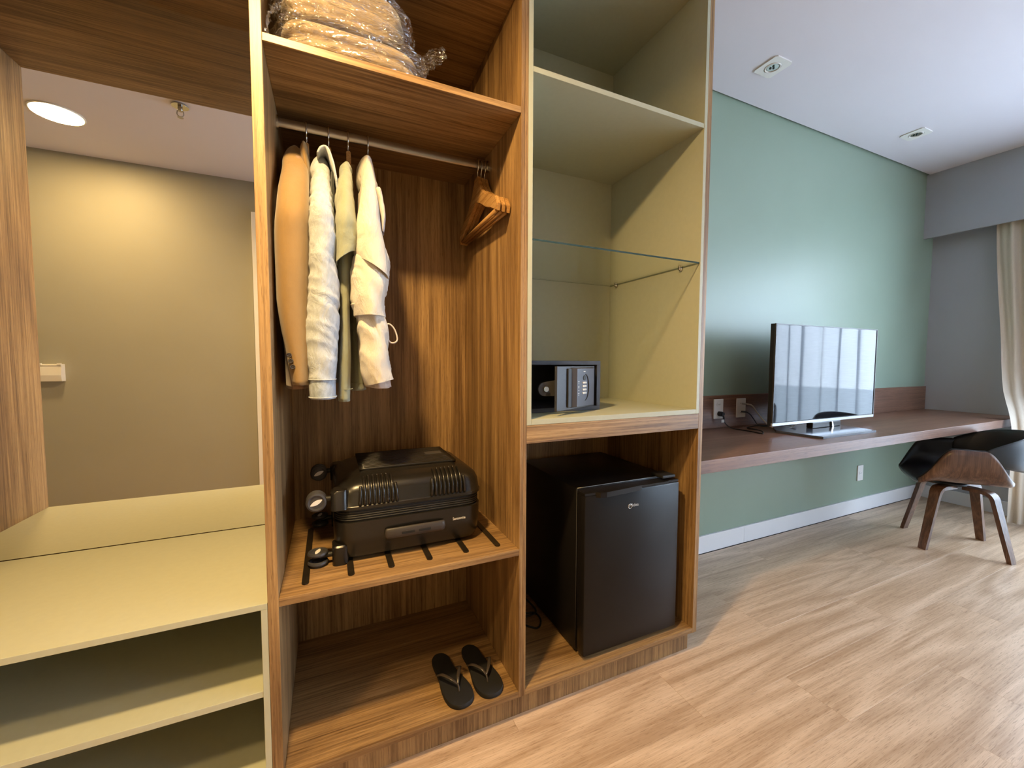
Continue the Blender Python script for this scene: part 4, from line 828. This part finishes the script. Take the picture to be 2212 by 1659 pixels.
# ------------------------------------------------------------------ chairs
def chair(loc, rz, label):
    T = thing('shell_armchair', label, 'chair', (loc[0], loc[1], 0), 'bentwood armchairs', 0)
    def sm(a, b, x): u = max(0, min(1, (x-a)/(b-a))); return u*u*(3-2*u)
    def surf(s, t, off, sm0=-0.14, sm1=0.25):
        h = 0.028+0.19*sm(0.240, 0.09, s)*sm(-0.185, -0.035, s)
        z0 = 0.420-0.030*max(0, (s-0.13)/0.12)**2+0.012*max(0, (-s-0.02)/0.15)
        a = abs(t)
        y = 0.245*(1-(1-min(a*1.15, 1))**2.1) if a < 0.87 else 0.245
        zz = h*(a**2.6)
        y *= 1-0.30*max(0, abs(s-0.03)/0.205)**5
        y = min(y, 0.245) - off*sm(0.55, 1.0, a)
        return (s, math.copysign(y, t), z0+zz+off*(1-sm(0.6, 1.0, a))+(0.004 if off else 0)*a)
    for nm, mt, off, sa, sb, th in (('wood_shell', 'walnut', 0.0, -0.172, 0.222, 0.011), ('seat_pad', 'pad', 0.013, -0.176, 0.225, 0.012)):
        bm = bmesh.new(); ns, nt = 26, 32; g_ = []
        for i in range(ns+1):
            s = sa+(sb-sa)*i/ns
            g_.append([bm.verts.new(surf(s, -1+2*j/nt, off)) for j in range(nt+1)])
        for i in range(ns):
            for j in range(nt): bm.faces.new((g_[i][j], g_[i+1][j], g_[i+1][j+1], g_[i][j+1]))
        bmesh.ops.recalc_face_normals(bm, faces=bm.faces)
        o = link(nm, bm, mt, None, True); o.parent = T
        md = o.modifiers.new('so', 'SOLIDIFY'); md.thickness = th; md.offset = 0
    # curved backrest band
    bm = bmesh.new(); n = 30; prev = None
    for i in range(n+1):
        a = PI/2+PI*i/n; e = abs(i/n-0.5)*2
        x = -0.035+0.235*math.cos(a); y = 0.236*math.sin(a)
        if i in (0, n): pass
        zb, zt = 0.565-0.065*(1-e**1.5), 0.645+0.105*(1-e**2.2)
        nx, ny = math.cos(a), math.sin(a); lean = 0.02*(1-e)
        r = [bm.verts.new((x+nx*q+nx*lean*l, y+ny*q, z)) for q, z, l in ((0.012, zb, 0), (0.015, (zb+zt)/2, .6), (0.008, zt, 1), (-0.010, zt, 1), (-0.016, (zb+zt)/2, .6), (-0.012, zb, 0))]
        if prev:
            for k in range(6): bm.faces.new((prev[k], prev[(k+1) % 6], r[(k+1) % 6], r[k]))
        else: bm.faces.new(r)
        prev = r
    bm.faces.new(prev); bmesh.ops.recalc_face_normals(bm, faces=bm.faces)
    o = link('backrest', bm, 'pad', None, True); o.parent = T
    md = o.modifiers.new('ss', 'SUBSURF'); md.levels = 1; md.render_levels = 1
    bm = bmesh.new(); addcyl(bm, (0.03, 0, 0.392), 0.075, 0.012, 'Z', 28); o = link('swivel_plate', bm, 'blackm', None); o.parent = T; autosmooth(o)
    for sx in (-1, 1):
        for sy in (-1, 1):
            bm = bmesh.new(); path = [(0.03, 0.03, 0.377), (0.075, 0.075, 0.377), (0.105, 0.105, 0.372), (0.122, 0.122, 0.352), (0.132, 0.132, 0.30), (0.158, 0.158, 0.15), (0.184, 0.184, 0.004)]
            R = lerp_rows([list(p)+[0, 0, 0] for p in path], 26); prev = None; sd = Vector((-sx, sy, 0)).normalized()
            for i, r0_ in enumerate(R):
                p = Vector((r0_[0]*sx, r0_[1]*sy, r0_[2])); q0 = R[max(i-1, 0)]; q1 = R[min(i+1, 25)]
                tg = Vector(((q1[0]-q0[0])*sx, (q1[1]-q0[1])*sy, q1[2]-q0[2])).normalized(); nn = tg.cross(sd).normalized()
                wv = 0.030-0.010*max(0, (i/25-0.35)/0.65)
                r = [bm.verts.new(p+sd*wv+nn*0.0105), bm.verts.new(p-sd*wv+nn*0.0105), bm.verts.new(p-sd*wv-nn*0.0105), bm.verts.new(p+sd*wv-nn*0.0105)]
                if i == 25:
                    for v in r: v.co.z = 0.0005
                if prev:
                    for k in range(4): bm.faces.new((prev[k], prev[(k+1) % 4], r[(k+1) % 4], r[k]))
                else: bm.faces.new(r)
                prev = r
            bm.faces.new(prev); bmesh.ops.recalc_face_normals(bm, faces=bm.faces)
            o = link('leg', bm, 'walnut', None); o.parent = T; autosmooth(o, 30)
    T.rotation_euler = (0, 0, rz)
    return T
ch1 = chair((3.565, 1.135), math.atan2(0.82, -0.57), 'walnut shell armchair with black backrest tucked under the desk end')
ch2 = copy_tree(ch1); ch2.location = (3.75, 0.10, 0); ch2.rotation_euler = (0, 0, math.radians(200)); ch2['label'] = 'walnut shell armchair out in the room, seen reflected in the television'

# ------------------------------------------------------------------ curtains
def curtain(name, mat, edge, y_end, x_base, depth, pitch, label, seed, z0, z1, nz=26, ov=0.0):
    """edge: (z, x, y) rows for the leading edge; folds run from it to y_end"""
    bm = bmesh.new(); n = int(abs(edge[0][2]-y_end)/pitch*16); g_ = []
    E_ = lerp_rows([[z, x, y, 0, 0, 0] for z, x, y in edge], nz)
    for z, xe, ye, *_ in E_:
        row = []
        for k in range(n+1):
            u = k/n; y = ye+(y_end-ye)*u; wgt = math.exp(-(abs(y-ye))/0.10)
            xb = x_base+(xe-x_base)*wgt
            ph = 2*PI*(u*abs(edge[0][2]-y_end)/pitch)+0.9*noise.noise(Vector((u*9, z*0.5, seed)))
            x = xb+depth*math.sin(ph)*(1-0.6*wgt)*(0.75+0.35*noise.noise(Vector((u*14, seed, z*0.4))))+0.012*noise.noise(Vector((u*20, z*1.4, seed+3)))
            row.append(bm.verts.new((min(x, 4.60), y+(ov*math.cos(ph+0.7*math.sin(ph*0.37)) if ov else 0)+0.02*noise.noise(Vector((u*10, z*0.8, seed+8))), z)))
        g_.append(row)
    for i in range(nz-1):
        for k in range(n): bm.faces.new((g_[i][k], g_[i][k+1], g_[i+1][k+1], g_[i+1][k]))
    o = link(name, bm, mat, None, True); tag(o, label, 'curtain'); return o
curtain('linen_drape', 'drape', [(2.60, 4.52, 1.33), (2.11, 4.52, 1.318), (1.75, 4.50, 1.288), (1.35, 4.47, 1.245), (0.98, 4.36, 1.195), (0.78, 4.235, 1.122), (0.62, 4.235, 1.105), (0.35, 4.30, 1.12), (0.012, 4.36, 1.125)], 0.86, 4.505, 0.030, 0.095, 'beige linen drape gathered at the end of the desk', 2.0, 0, 0)
curtain('sheer_curtain', 'sheer', [(2.62, 4.55, 1.00), (1.3, 4.55, 1.00), (0.02, 4.55, 1.00)], -2.75, 4.545, 0.040, 0.17, 'translucent white sheer curtain drawn across the balcony door', 6.0, 0, 0, ov=0.038)
